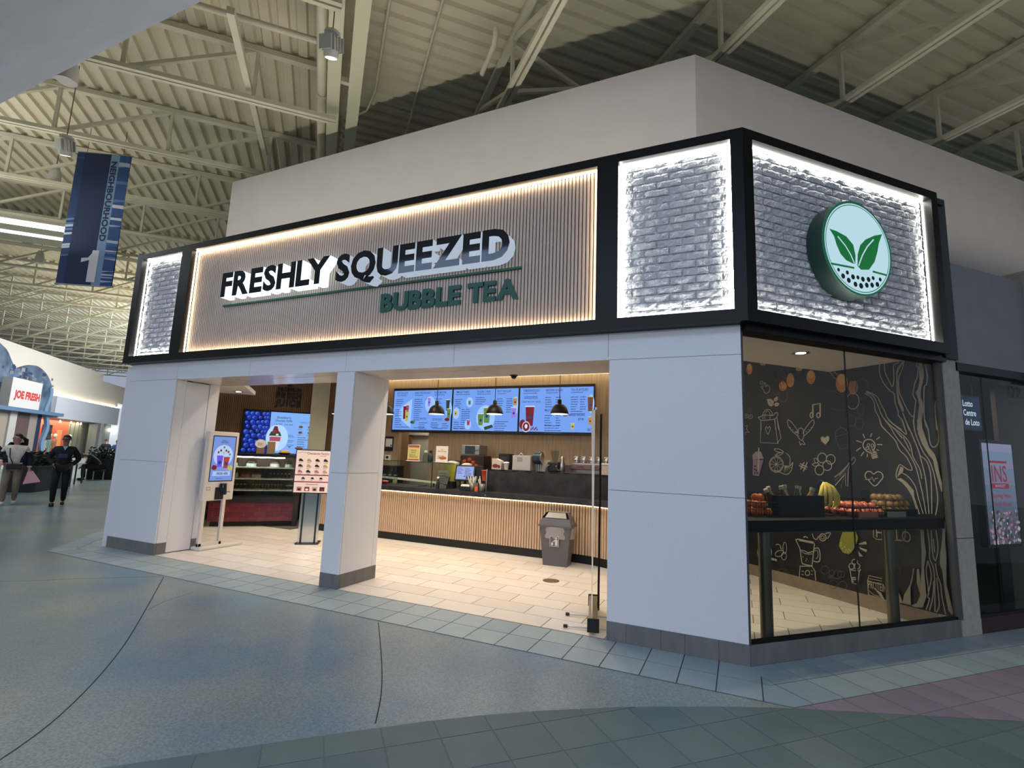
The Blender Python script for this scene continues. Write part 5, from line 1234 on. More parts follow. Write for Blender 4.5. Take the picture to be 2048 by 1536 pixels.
# shopping bag
ln(S3, [(405,1385),(410,1540)], .010); ln(S3, [(620,1375),(632,1540)], .010); ln(S3, [(650,1340),(680,1540)], .009); st(S3, [(365,1335),(400,1385),(500,1385),(610,1370),(655,1330),(665,1280),(630,1270),(600,1310),(545,1310),(440,1310),(400,1335),(365,1335)], .010); st(S3, [(435,1380),(440,1280),(490,1225),(545,1230),(580,1280),(575,1310)], .009); st(S3, [(465,1375),(470,1290),(510,1240),(545,1290),(545,1370)], .008)
ln(S5, [(370,0),(362,315),(605,328),(560,0)], .010); ln(S5, [(600,0),(650,255),(612,300)], .009); ln(S5, [(605,328),(612,300)], .009); st(S5, [(465,200),(440,150),(432,110),(450,95),(466,120),(485,90),(500,110),(490,160),(465,200)], .009)
ln(S5, [(135,100),(180,75),(170,130),(205,172),(160,170),(140,235)], .012)
# bubble tea cup purple
fill(S5, [(258,550),(405,560),(340,785),(255,770)], CHP); fill(S5, [(250,490),(300,440),(370,440),(410,540),(255,550)], M('chalk_mauve', (150,132,140), .9)); ln(S5, [(340,385),(335,710)], .022, CHF)
for x, y in ((290,645),(285,690),(305,705),(285,740),(320,740)): P.poly(el(S5, x, y, 12, 14, 10), M('pearl_dark', (46, 30, 50), .9))
# orange and slices
oval(S5, 585, 620, 98, 110, .010); oval(S5, 585, 620, 84, 95, .006)
for k in range(10): ln(S5, [(585,620),(585+80*math.cos(.63*k),620+90*math.sin(.63*k))], .006)
st(S5, [(680,640),(780,640),(815,590),(800,690),(750,755),(690,755)], .010); st(S5, [(560,700),(640,730),(690,755)], .009); st(S5, [(720,460),(775,520),(775,640)], .009)
for k in range(5): ln(S5, [(705,650),(700+25*k,735-18*k)], .006)
st(S5, [(555,405),(620,405),(690,445),(640,455),(580,435),(555,405)], .009); st(S5, [(570,495),(610,465),(680,455),(640,490),(570,495)], .009)
# heart, hash, berries, leek
fill(S5, [(1275,345),(1215,295),(1205,250),(1235,228),(1268,250),(1300,220),(1328,235),(1325,285),(1275,345)])
for L in ([(925,690),(975,590)],[(965,715),(1020,590)],[(905,635),(1010,690)],[(920,610),(1025,660)]): ln(S5, L, .014)
for x, y in ((1228,530),(1348,550),(1300,638),(1190,700)): oval(S5, x, y, 62, 68, .010)
st(S5, [(1115,540),(1150,535),(1170,590),(1130,595),(1115,540)], .008); st(S5, [(1090,620),(1140,600),(1190,615),(1130,645),(1090,620)], .008)
st(S5, [(1400,800),(1480,740),(1580,640),(1606,600)], .016, M('chalk_mid', (130,122,112), .9)); st(S5, [(1400,850),(1500,770),(1600,680)], .010, CHD); ln(S5, [(1410,915),(1440,880),(1560,740)], .010); ln(S5, [(1490,950),(1550,740)], .012, CHD); ln(S5, [(1590,920),(1600,700)], .012, CHD)
st(S6, [(0,780),(90,680),(170,560),(205,520),(228,560),(195,610),(130,680),(120,920)], .010, MATS['chalk_mid']); ln(S6, [(90,740),(90,910),(125,925)], .009, MATS['chalk_mid'])
# cup with dome lid
st(S5, [(1412,225),(1430,150),(1500,110),(1570,150),(1590,190)], .008, CHD); ln(S5, [(1410,235),(1590,190),(1592,385),(1480,412),(1410,235)], .008, CHD); ln(S5, [(1480,75),(1485,130)], .012, CHD)
# bulb
st(S6, [(440,460),(380,430),(338,370),(345,310),(390,275),(450,278),(495,320),(500,380),(480,430),(520,450)], .013); oval(S6, 410, 352, 18, 22, .008); oval(S6, 465, 355, 18, 20, .008); oval(S6, 395, 395, 20, 18, .008); ln(S6, [(410,380),(450,450)], .008); ln(S6, [(455,380),(475,440)], .008)
for y in (470,495,518,538): ln(S6, [(440+(y-470)*.35,y),(525+(y-470)*.25,y-22)], .013)
for L in ([(335,195),(360,255)],[(460,185),(440,240)],[(572,238),(525,272)],[(530,343),(605,346)],[(525,412),(556,428)],[(350,445),(305,505)],[(400,470),(394,518)],[(310,385),(242,430)],[(245,290),(320,315)]): ln(S6, L, .011)
# heart with pulse
st(S6, [(380,820),(365,770),(390,725),(440,720),(485,755),(540,722),(595,740),(615,795),(580,850),(498,922),(410,835)], .011); ln(S6, [(368,828),(440,830),(462,792),(492,862),(510,815),(545,815)], .009)
# big tree
fill(S4, [(975,480),(1010,470),(985,530),(930,600),(900,680),(905,900),(930,1050),(1000,1220),(1000,1255),(970,1255),(905,1110),(885,960),(880,640),(900,580)])
fill(S4, [(1235,455),(1300,455),(1275,510),(1300,620),(1305,740),(1260,920),(1255,1020),(1290,1120),(1300,1250),(1270,1400),(1285,1536),(1200,1536),(1220,1260),(1235,1150),(1200,1010),(1180,965),(1215,900),(1240,790),(1230,620),(1215,560)])
fill(S6, [(1092,0),(1158,0),(1165,110),(1220,270),(1260,380),(1340,480),(1380,600),(1400,720),(1440,880),(1445,1000),(1430,1000),(1390,860),(1345,700),(1315,560),(1250,480),(1160,330),(1105,190)])
for L in ([(622,520),(628,680),(690,820),(780,930),(850,985),(865,1120),(910,1250),(915,1310),(980,1400),(1020,1536)], [(700,515),(710,650),(770,780),(820,870),(845,780),(840,560),(860,530),(910,510),(930,480)], [(1005,470),(975,600),(920,740),(925,930),(980,1080),(1060,1240),(1120,1325),(1155,1310),(1170,1180),(1180,1080),(1140,1000),(1165,830),(1205,730),(1215,590),(1190,540),(1230,460)], [(1350,470),(1335,560),(1360,720),(1345,840),(1310,900),(1310,1280),(1330,1440),(1380,1536)], [(1160,1310),(1150,1420),(1165,1536)], [(400,975),(480,1020),(540,1110),(560,1230),(620,1350),(660,1470),(720,1536)], [(430,940),(580,1020),(640,1130),(700,1240),(740,1340),(820,1430),(970,1536)], [(415,955),(530,1020),(600,1160),(660,1310),(720,1390),(830,1500),(880,1536)], [(1500,1090),(1480,1180),(1505,1536)], [(980,1270),(1030,1400),(1080,1536)]): st(S4, L, .011)
for L in ([(570,0),(600,90),(700,190),(790,290),(850,420),(940,510),(1010,640),(1020,700),(960,690),(890,640),(850,625),(820,680),(800,760),(808,815)], [(690,0),(760,60),(860,140),(945,200),(910,80),(880,0)], [(1040,0),(1060,150),(1100,270),(1180,450),(1260,560),(1320,720),(1350,860),(1380,1060),(1375,1200),(1350,1330)], [(930,0),(1020,200),(1110,420),(1150,560),(1200,760),(1230,960),(1260,1310)], [(640,0),(720,100),(790,220),(880,340),(960,440),(1040,580),(1090,700),(1140,900),(1180,1080),(1220,1310)], [(1140,500),(1230,580),(1280,740),(1295,950),(1300,1310)], [(880,735),(980,800),(1070,930),(1110,1080),(1180,1310)], [(1200,0),(1250,140),(1275,320),(1320,380),(1380,340),(1395,200),(1365,60),(1365,0)], [(740,90),(880,200),(960,280),(1010,380),(1040,520),(1130,680),(1160,820)], [(900,240),(950,340),(1000,435)]): st(S6, L, .010)
fill(S6, [(860,650),(905,670),(900,720),(815,800)]); fill(S6, [(805,820),(870,812),(950,870),(1050,985),(1055,1070),(1140,1315),(1100,1315),(1040,1120),(1020,1060),(960,960),(880,870)]); fill(S6, [(745,90),(890,240),(885,265),(830,200)])
# lower part: trunk, roots, grass
fill(S2, [(1200,115),(1245,115),(1250,260),(1270,380),(1245,560),(1260,750),(1275,900),(1230,1030),(1150,1030),(1090,1010),(1160,980),(1195,900),(1200,760),(1215,580),(1215,350)]); fill(S2, [(1480,0),(1500,40),(1495,250),(1510,420),(1510,760),(1560,960),(1590,1090),(1580,1130),(1530,1060),(1490,850),(1460,600),(1430,520),(1435,400),(1460,220),(1465,80)])
for L in ([(1285,115),(1310,300),(1312,450),(1350,550),(1370,700),(1375,1080)], [(1330,120),(1340,330),(1360,450),(1385,470),(1410,320),(1385,120)], [(1290,480),(1320,580),(1330,700),(1290,900),(1310,930),(1270,1060)], [(1380,510),(1400,640),(1440,760),(1460,920),(1500,1110)], [(1360,720),(1350,900),(1310,1070)], [(1395,680),(1410,830),(1425,1010),(1390,1090)], [(1290,480),(1270,600),(1290,760),(1300,880)], [(1355,220),(1370,380)]): st(S2, L, .010)
fill(S2, [(890,785),(930,830),(965,890),(995,980),(910,975),(925,900)]); fill(S2, [(660,805),(740,860),(790,960),(750,930)]); fill(S2, [(990,980),(1010,880),(1080,760),(1110,640),(1115,570),(1130,570),(1110,690),(1085,790),(1090,1005)]); fill(S2, [(1160,580),(1185,575),(1200,700),(1195,860),(1160,740)]); fill(S2, [(880,860),(905,950),(880,970)])
# blender, carrot, banana, cup, pot, protein tub, cherry, hello
ln(S1, [(790,235),(820,225),(1005,262),(1000,275),(830,240)], .013); st(S1, [(885,210),(905,195),(935,212)], .013); ln(S1, [(795,240),(840,330),(868,515)], .013); ln(S1, [(1015,275),(985,545)], .013); ln(S1, [(868,515),(985,545)], .013); st(S1, [(845,355),(900,365),(940,385),(998,370)], .010); st(S1, [(855,370),(920,400),(990,400)], .008); st(S1, [(1015,340),(1060,330),(1080,400),(1075,480),(1040,495),(1000,480)], .013); st(S1, [(1015,365),(1050,365),(1055,430),(1030,460)], .009)
ln(S1, [(835,680),(845,545),(985,545),(1020,600),(1030,715)], .013); oval(S1, 932, 625, 26, 30, .012)
for y in (600,640): ln(S1, [(862,y),(890,y+8)], .010); ln(S1, [(975,y-2),(995,y+4)], .010)
for x, y in ((880,435),(925,460),(915,480)): P.poly(el(S1, x, y, 6, 6, 8), CH)
P.poly(el(S1, 425, 380, 88, 100), CHF); ln(S1, [(500,455),(570,475)], .030, CHF)
st(S1, [(560,290),(600,290),(630,350),(610,320)], .009); oval(S1, 600, 395, 52, 34, .009, CH, -.4); oval(S1, 655, 425, 30, 45, .009); oval(S1, 665, 330, 22, 68, .009); st(S1, [(580,600),(620,575),(680,590),(710,630)], .007, CHD)
oval(S2, 50, 205, 40, 42, .012); oval(S2, 48, 205, 20, 20, .008); st(S2, [(80,160),(140,150),(120,200),(100,220)], .010); st(S1, [(990,160),(1010,215),(1040,230),(1065,190)], .010)
fill(S2, [(285,140),(440,140),(470,210),(440,300),(400,370),(360,405),(290,385),(242,310),(255,230)], CHG)
for x, y in ((265,300),(285,335),(310,320),(330,350),(350,375),(320,375),(360,345),(380,360),(268,270)): P.poly(el(S2, x, y, 9, 9, 8), M('pearl_pink', (190, 160, 120), .9))
for L in ([(475,280),(560,250),(575,285),(490,290)], [(480,320),(580,350),(565,380),(500,345)], [(470,365),(528,430),(485,430)]): fill(S2, L)
ln(S2, [(360,530),(375,590),(400,740),(465,760),(485,600),(500,580)], .009); oval(S2, 395, 545, 36, 34, .008); oval(S2, 455, 545, 36, 34, .008); oval(S2, 430, 495, 34, 32, .008); ln(S2, [(370,590),(495,600)], .008)
for k in range(9): P.poly(el(S2, 400+12*(k % 4)+6*(k//4), 680+22*(k//4), 7, 8, 8), CH)
for x, y, r in ((80,590,50),(160,620,34),(225,640,50),(270,640,40),(180,760,50),(290,770,50)): oval(S2, x, y, r, r*.95, .006, CHD)
for k in range(10): st(S2, [(110+10*k,690),(130+10*k,640+6*k),(150+14*k,700)], .004, CHD)
ln(S2, [(595,880),(585,720),(600,655),(755,690)], .008); ln(S2, [(590,720),(750,760)], .007); ln(S2, [(600,690),(755,720)], .006); ln(S2, [(590,880),(750,920)], .007); st(S2, [(600,830),(660,880),(740,900)], .006)
c0 = cw(1640+596/5.906, 1040+800/5.906); c1 = cw(1640+765/5.906, 1040+835/5.906); P.text('PROTEIN', c0[0], c0[1], .085, CH, abs(c1[0]-c0[0])*1.25, 'l', .0)
oval(S2, 920, 590, 52, 52, .005, CHD); st(S2, [(900,540),(915,470),(940,420),(870,470)], .006, CHD)
h0 = cw(1640+690/5.906, 1040+205/5.906); P.text('HELLO', h0[0], h0[1], .12, CH, .37, 'l', .0); ln(S2, [(655,60),(655,200),(690,228),(830,232),(835,262),(850,240),(1010,240),(1030,200),(1030,60)], .009)
P.build('chalk_drawing', WC, '-x', (2.758, 0, 0))
# ---------------------------------------------------------------- neighbouring market on the right (45 degree frame)
NB = struct('wall_market', rotz=A45)
boxp('header', GREYP, NB, 2.975, -.02, 2.79, 4.40, .25, 3.93); boxp('head_band', BLACK, NB, 2.975, -.03, 2.70, 4.6, .1, 2.79); boxp('base', M('maroon_base', (60, 26, 26), .6), NB, 3.03, .0, 0, 6.6, .08, .15); boxp('base_cap', JOINT, NB, 3.03, .01, .15, 6.6, .06, .17)
boxp('pier', M('pier_tan', (150, 140, 128), .8), NB, 4.405, -.12, 3.86, 5.3, .3, 4.06); boxp('pier', GREYP, NB, 4.405, -.12, 2.70, 5.3, .3, 3.86)
for n, (a, b) in enumerate(((3.03, 3.505), (3.511, 5.2))):
    g = MB(); g.box(a, .03, .17, b, .038, 2.71); struct('window_%d' % (n+3), g, GLASSD, rotz=A45)
boxp('glass_seam', PLBLACK, NB, 3.505, .029, .17, 3.511, .039, 2.71)
boxp('inside_wall', M('market_wall', (112, 100, 92), .8, noise=(8, .06)), NB, 3.0, 3.4, 0, 10, 3.5, 3.0); boxp('inside_wall', M('market_wall', (112, 100, 92), .8), NB, 4.62, .45, 0, 6.5, .5, 2.75); boxp('inside_floor', M('market_floor', (46, 50, 52), .5), NB, 3.0, .08, 0, 8, 3.4, .004); boxp('inside_ceiling', M('market_ceiling', (120, 116, 110), .8), NB, 2.9, .05, 2.76, 8, 3.4, 2.8)
boxp('inside_wall', M('market_wall', (112, 100, 92), .8), NB, 8.0, .08, 0, 8.1, 3.5, 3.0); boxp('side_wall', M('market_side', (40, 42, 44), .8), NB, 2.9, .35, 0, 3.0, 3.4, 3.0)
P = Print(); P.text('122', 4.02, 2.50, .13, M('unit_number', (60, 58, 56), .5), .24, 'l', .01); P.build('unit_number', NB, '-y', (0, .028, 0))
LS = thing('lotto_sign', 'dark blue hanging lotto sign with white lettering in the market window', 'sign', tuple(W45(3.53, .3, 2.125)), A45)
boxp('box', M('lotto_rim', (60, 76, 76), .5), LS, -.02, 0, -.02, .455, .06, .40); P = Print(); P.rect(0, 0, .435, .38, E('lotto_blue', (14, 30, 66), .9)); LW = E('lotto_white', (214, 232, 246), 1.0)
for s, z, wd in (('Lotto', .265, .19), ('Centre', .155, .24), ('de Loto', .045, .27)): P.text(s, .115 if s != 'de Loto' else .135, z, .07, LW, wd, 'l', .015)
P.build('sign_print', LS, '-y', (0,0,0)); part('hanger', PLBLACK, LS, lambda b: (b.tube([(.05,.03,.4),(.05,.03,.63)], .006, 6), b.tube([(.38,.03,.4),(.38,.03,.63)], .006, 6)))
RS = thing('red_display', 'red display box with a cream ticket card under the lotto sign', 'display box', tuple(W45(3.58, .56, 0)), A45); boxp('box', M('red_box', (176, 44, 50), .5), RS, 0, 0, 1.9, .45, .2, 2.1); P = Print(); P.rect(.02, 1.95, .2, 2.08, M('cream_card', (206, 190, 170), .7)); P.build('card_print', RS, '-y', (0,0,0)); boxp('cabinet', M('market_cab', (16, 17, 19), .4), RS, -.02, -.02, .0, .47, .3, 1.9)
IN = thing('digital_poster', 'tall digital poster screen advertising spring flowers in the market window', 'screen', tuple(W45(3.93, .3, 0)), A45)
boxp('housing', PLBLACK, IN, -.03, .002, .76, .64, .08, 2.01); boxp('stand', PLBLACK, IN, .2, .02, 0, .4, .07, .77); boxp('stand_foot', PLBLACK, IN, .05, -.06, 0, .55, .2, .02)
P = Print()
for i in range(12): P.rect(0, .80+1.17*i/12, .60, .80+1.17*(i+1)/12, E('ins_sky_%d' % i, (int(70+70*i/12+20*(i % 2)), int(86+74*i/12), int(110+90*i/12)), .8))
IR = E('ins_red', (150, 24, 52), .8); P.rect(.13, 1.74, .47, 1.765, IR); P.text('INS', .3, 1.52, .19, IR, .30, 'c', .01); P.rect(.13, 1.44, .47, 1.50, IR); P.text('MARKET', .3, 1.455, .032, E('ins_sky_11', (200, 210, 230), .8), .2, 'c', .02); P.text('Spring Into', .3, 1.335, .05, IR, .36, 'c', .01); P.text('Fresh Finds', .3, 1.235, .05, IR, .37, 'c', .01)
rr = random.Random(5); fc = [E('fl_%d' % i, c, .7) for i, c in enumerate([(150,110,140),(190,160,180),(70,84,60),(110,80,120),(214,200,206),(50,66,52)])]
for i in range(170):
    x, z = rr.uniform(.02,.58), .82+.36*rr.random()**1.3; r = rr.uniform(.010,.028); P.ell(x, z, min(r, x, .6-x), r, fc[rr.randrange(6)], 7)
P.build('poster_print', IN, '-y', (0,0,0))
for i, (a, b_) in enumerate(((3.35, .7), (4.4, 1.6))):
    t = thing('ceiling_light', ['ceiling light panel near the glass inside the market','ceiling light panel deeper inside the market'][i], 'light panel', tuple(W45(a, b_, 2.755)), A45, 'market ceiling lights'); boxp('frame', GREYP, t, -.17, -.32, -.004, .17, .32, 0); boxp('diffuser', E('market_light', (255, 240, 214), 2.2), t, -.15, -.3, -.008, .15, .3, -.004)
area('market_lamp', tuple(W45(4.2, .9, 2.7)), (0,0,A45), 1.2, .4, 7, (1, .88, .74))
PLT = thing('plant_display', 'dark plant display low behind the market glass', 'plants', tuple(W45(3.27, .45, 0)), A45); boxp('planter', M('planter_navy', (22, 28, 40), .5), PLT, -.2, -.15, 0, .24, .25, .35, bev=.02)
part('foliage', M('dark_foliage', (34, 46, 44), .6), PLT, lambda b: [b.add([(x, y, z), (x+rr.uniform(-.12,.12), y+rr.uniform(-.1,.1), z+rr.uniform(.1,.25)), (x+rr.uniform(.02,.06), y, z+.03)], [(0,1,2)]) for x, y, z in [(rr.uniform(-.18,.2), rr.uniform(-.1,.2), rr.uniform(.3,.5)) for _ in range(90)]])

# ---------------------------------------------------------------- far side of the hall, left
FW = struct('wall_far', rotz=A45)
FARW = M('far_plaster', (214, 204, 188), .85); FARG = M('far_header', (196, 198, 202), .6)
boxp('upper_wall', FARW, FW, -19.2, 8, 3.1, -18.6, 41.4, 6.45); boxp('upper_wall', FARW, FW, -19.2, 41.4, 3.1, -18.62, 60, 5.95)
boxp('header', FARG, FW, -18.9, 34.4, 2.86, -18.3, 46.5, 4.17)
boxp('end_wall', M('far_end', (226, 226, 230), .7), FW, -19, 60, 0, 4, 60.4, 6.0)
boxp('cove_light', E('far_cove', (255, 240, 214), 14.0), FW, -18.58, 34.5, 4.18, -18.5, 46, 4.21)
# clothing store front
JF = thing('store_front', 'blue wave-topped store front with a white sign box at the far left', 'store front', (0,0,0), A45)
def fz(u, v, a=-18.5): q = at_a(u, v, a); return (q.y, q.z)
wav = smooth([fz(*p) for p in [(-60,640),(-30,662),(0,690),(10,701),(18,719),(25,733),(33,737),(44,734),(56,731),(68,731),(80,738),(92,752),(100,772)]], 4)
b = MB(); poly = wav+[fz(99,800), fz(97,826), (26, 2.98)]; n = len(poly)
b.add([(-18.4,y,z) for y, z in poly]+[(-18.6,y,z) for y, z in poly], [list(range(n))[::-1], [n+i for i in range(n)]]+[(i,(i+1)%n,n+(i+1)%n,n+i) for i in range(n)]); b.build('wave_panel', M('wave_blue', (52, 78, 112), .6, noise=(.9, .5, 2), c2=(110, 128, 146)), JF)
P = Print(); rr = random.Random(9); wc = [M('wave_%d' % i, c, .6) for i, c in enumerate([(34,56,92),(92,112,134),(128,136,142),(60,90,126),(24,42,74),(112,118,112)])]
for i in range(60):
    y, z = rr.uniform(27,34), rr.uniform(4.5,5.15); w_, h_ = rr.uniform(.15,.45), rr.uniform(.08,.22)
    if y+w_ < 34.0: P.poly([(y,z),(y+w_,z+rr.uniform(-.05,.05)),(y+w_,z+h_),(y,z+h_)], wc[rr.randrange(6)])
P.build('patchwork', JF, '+x', (-18.4,0,0))['kind'] = 'stuff'
boxp('ledge', M('ledge_blue', (84, 112, 140), .6), JF, -18.6, 20, 2.95, -18.0, 34.8, 3.14); boxp('sign_box', M('sign_white', (204, 198, 190), .6), JF, -18.5, 28.88, 3.12, -18.0, 31.8, 4.61)
P = Print(); P.text('JOE FRESH', 29.22, 3.62, .36, E('joe_red', (232, 72, 60), .9), 2.5, 'l', .06); P.build('sign_lettering', JF, '+x', (-18.0,0,0))
boxp('recess', M('recess_navy', (16, 28, 52), .7), JF, -18.55, 24, 3.14, -18.39, 28.8, 4.3)
for y0, y1, c, nm in ((29.3,30.1,(150,136,120),'side_panel'),(30.1,30.75,(176,172,164),'pilaster'),(30.75,32.2,(84,66,60),'doorway'),(32.2,33.0,(140,128,116),'side_panel'),(33.0,33.45,(20,34,62),'dark_post')): boxp(nm, M('jf_%s_%d' % (nm, int(y0)), c, .7), JF, -18.55, y0, 0, -18.4 if nm == 'pilaster' else -18.48, y1, 2.95)
boxp('side_panel', M('jf_left', (150, 136, 120), .7), JF, -18.55, 20, 0, -18.48, 29.3, 2.95)
b = MB()
for seg in ((3.14, 4.55, 33.55), (0, 2.95, 33.75)):
    pts = [(seg[2]+.16*math.sin(3.3*z+.4), z) for z in [seg[0]+(seg[1]-seg[0])*i/18 for i in range(19)]]; vs = []
    for y, z in pts: vs += [(-18.3,y-.17,z),(-18.3,y+.17,z),(-18.45,y-.17,z),(-18.45,y+.17,z)]
    b.add(vs, [f for i in range(18) for f in ((4*i,4*i+1,4*i+5,4*i+4),(4*i+1,4*i+3,4*i+7,4*i+5),(4*i+2,4*i,4*i+4,4*i+6))])
b.build('wavy_post', M('wavy_blue', (112, 140, 166), .5), JF)
# shop window of the clothing store
WI = thing('shop_window', 'bright far shop window with an orange wall and pale panelling', 'shop window', (0,0,0), A45)
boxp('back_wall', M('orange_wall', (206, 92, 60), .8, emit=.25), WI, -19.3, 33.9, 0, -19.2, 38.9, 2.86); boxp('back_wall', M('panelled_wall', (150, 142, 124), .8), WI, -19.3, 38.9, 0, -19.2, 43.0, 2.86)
for i in range(6): boxp('panel_joint', JOINT, WI, -19.2, 39.1+.65*i, .3, -19.19, 39.13+.65*i, 2.8)
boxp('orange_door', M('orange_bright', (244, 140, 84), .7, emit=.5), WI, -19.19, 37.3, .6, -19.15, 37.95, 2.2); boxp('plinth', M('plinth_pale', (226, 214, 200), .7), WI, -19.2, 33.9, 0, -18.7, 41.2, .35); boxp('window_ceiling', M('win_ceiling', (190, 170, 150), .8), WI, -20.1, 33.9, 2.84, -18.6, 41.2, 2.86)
boxp('window_pane', GLASS, WI, -18.62, 33.95, .35, -18.61, 40.9, 2.86)
boxp('column', M('far_column', (126, 124, 120), .7), WI, -18.8, 40.9, 0, -18.3, 41.4, 2.86); boxp('column', M('far_column_l', (176, 172, 164), .7), WI, -18.8, 41.5, 0, -18.3, 42.0, 2.86)
boxp('sale_board', M('sale_board', (52, 34, 38), .7), WI, -18.85, 34.6, 1.55, -18.8, 35.7, 2.45); P = Print(); P.text('FRESH', 34.65, 2.05, .24, M('sale_ink', (120, 92, 96), .7), 1.0, 'l', .03); P.text('DEALS', 34.65, 1.65, .24, MATS['sale_ink'], 1.0, 'l', .03); P.build('board_print', WI, '+x', (-18.8,0,0))
for y in (35.2, 36.8, 38.3, 39.3, 39.8): part('spot', E('far_spot', (255, 246, 226), 5), WI, lambda b: b.lathe([(.06,2.66),(.03,2.8)], (-18.9,y,0), 10))
area('shop_window_lamp', tuple(W45(-18.95, 37.4, 2.8)), (0,0,A45), .4, 6.5, 110, (1, .86, .7))
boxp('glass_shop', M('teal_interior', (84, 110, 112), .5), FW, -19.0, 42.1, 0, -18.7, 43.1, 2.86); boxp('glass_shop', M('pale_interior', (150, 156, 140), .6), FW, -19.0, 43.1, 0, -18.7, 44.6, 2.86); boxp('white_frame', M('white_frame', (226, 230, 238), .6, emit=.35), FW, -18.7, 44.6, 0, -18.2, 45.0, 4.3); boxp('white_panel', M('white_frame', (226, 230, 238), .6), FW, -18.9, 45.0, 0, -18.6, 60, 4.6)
t = thing('round_lamp', 'cluster of bright round lamps inside the far glass shop', 'lamp', tuple(W45(-18.5, 44.2, 2.45)), A45)
for i in range(3): part('globe', E('globe_white', (255, 255, 250), 3), t, lambda b: b.ball((0, -.35+.3*i, 0), .14, 12))
t = thing('projecting_sign', 'grey square hanging sign with a black hook symbol by the white pillar', 'sign', tuple(W45(-17.6, 44.5, 3.0)), A45); boxp('board', M('hook_board', (150, 148, 142), .7), t, 0, 0, 0, .05, 1.9, .85)
P = Print(); P.stroke([(.25,.5),(.8,.5),(1.2,.45)], .07, JOINT); P.stroke(smooth([(1.1,.3),(1.35,.3),(1.45,.5),(1.35,.65),(1.05,.66)],3), .14, JOINT); P.build('symbol_print', t, '+x', (.05,0,0)); part('arm', JOINT, t, lambda b: b.beam((.02,.3,.85),(-1.0,.3,1.0),.05,.05))
# window mannequins
for i, (y, c1) in enumerate(((35.35,(206,200,196)),(35.95,(140,170,160)),(36.6,(196,120,100)),(38.6,(210,206,200)))):
    t = thing('mannequin', ['white dressed mannequin nearest the wavy blue post','mannequin in a mint top under the sale board','mannequin in a coral top by the orange door','white-headed mannequin before the pale panelling'][i], 'mannequin', tuple(W45(-18.95, y, .35)), A45+PI/2, 'window mannequins')
    part('body', M('manq_%d' % i, c1, .7), t, lambda b: b.lathe([(.09,.0),(.11,.3),(.13,.62),(.10,.85),(.17,1.1),(.16,1.22),(.05,1.28),(.045,1.34)], n=14, sy=.65)); part('head', M('manq_head', (236, 228, 220), .6), t, lambda b: b.ball((0,0,1.46), .11, 14, sz=1.2)); part('arm', MATS['manq_%d' % i], t, lambda b: (b.tube([(-.17,0,1.16),(-.22,.02,.9),(-.18,-.06,.68)], .04, 8), b.tube([(.17,0,1.16),(.22,.02,.9),(.18,-.06,.68)], .04, 8)))
# planters and seats in the hall
LEAF = [M('shrub_%d' % i, c, .7) for i, c in enumerate([(26, 40, 24), (36, 52, 28), (20, 30, 20)])]
def planter(label, x, y, L, W_, h, rz, bush, seed):
    t = thing('planter', label, 'planter', (x, y, 0), rz); boxp('trough', M('trough_dark', (13, 13, 19), .6, noise=(3, .2)), t, -L/2, -W_/2, 0, L/2, W_/2, h, bev=.02); boxp('rim', M('trough_rim', (20, 19, 22), .6), t, -L/2-.02, -W_/2-.02, h-.06, L/2+.02, W_/2+.02, h)
    r = random.Random(seed); b = MB()
    for k in range(int(420*L)):
        c = Vector((r.uniform(-L/2,L/2), r.uniform(-W_/2,W_/2), h+bush*r.random()**1.4*math.sqrt(max(.05,1-(r.uniform(-1,1))**2)))); a = Vector((r.uniform(-1,1), r.uniform(-1,1), r.uniform(-.3,1))).normalized()*.09; s = a.cross(Vector((r.uniform(-1,1),r.uniform(-1,1),r.uniform(-1,1)))).normalized()*.035
        b.add([c-a, c+s, c+a, c-s], [(0,1,2,3)], r.randrange(3))
    part('stem', M('stem_dark', (40, 32, 24), .8), t, lambda q: [q.tube([(r.uniform(-L*.4,L*.4),0,h-.1),(r.uniform(-L*.4,L*.4),0,h+bush*.5)], .012, 5) for _ in range(6)])
    o = b.build('foliage', LEAF, t); o['kind'] = 'stuff'; return t
planter('dark trough planter with low shrubs between the two walkers', -20.5, 4.05, 2.4, .7, .78, PI*.75, .42, 1)
planter('dark trough planter with shrubs close to the left white pillar', -24.75, 8.3, 1.7, .8, .86, 1.15, .5, 2)
t = thing('cafe_table', 'slim black high table frame beside the seated person', 'table', (-22.6, 5.75, 0), PI/4); boxp('top', M('table_top', (196, 196, 192), .4), t, -.35, -.35, .72, .35, .35, .75)
for sx in (-1, 1):
    for sy in (-1, 1): boxp('leg', PLBLACK, t, sx*.3-.02, sy*.3-.02, 0, sx*.3+.02, sy*.3+.02, .72)
# hanging banner
HB = thing('hanging_banner', 'blue neighbourhood 1 banner hanging from the roof joists', 'banner', (-11.1, -.26, 4.35), math.radians(30))
BW, BHt = .93, 2.54
def bsheet(b):
    n = 12; vs = []
    for j in range(7):
        for i in range(n+1): vs.append((BW*i/n, .01*math.sin(7*i/n+j), BHt*j/6))
    b.add(vs, [(j*(n+1)+i, j*(n+1)+i+1, (j+1)*(n+1)+i+1, (j+1)*(n+1)+i) for j in range(6) for i in range(n)], 0, True)
part('cloth', M('banner_blue', (28, 52, 92), .7), HB, bsheet)
P = Print(); BD = M('banner_dark', (16, 36, 72), .7); BL = M('banner_pale', (116, 148, 176), .7); BWv = [M('banner_w%d' % i, c, .7) for i, c in enumerate([(40,74,122),(84,114,152),(164,176,192),(52,88,136),(196,196,200)])]
P.rect(0, 0, .14, BHt, MATS['banner_blue']); P.rect(.13, 0, .60, BHt, BD); P.rect(.585, 0, .735, BHt, BL); P.rect(.735, 0, BW, BHt, BWv[0]); rr = random.Random(4)
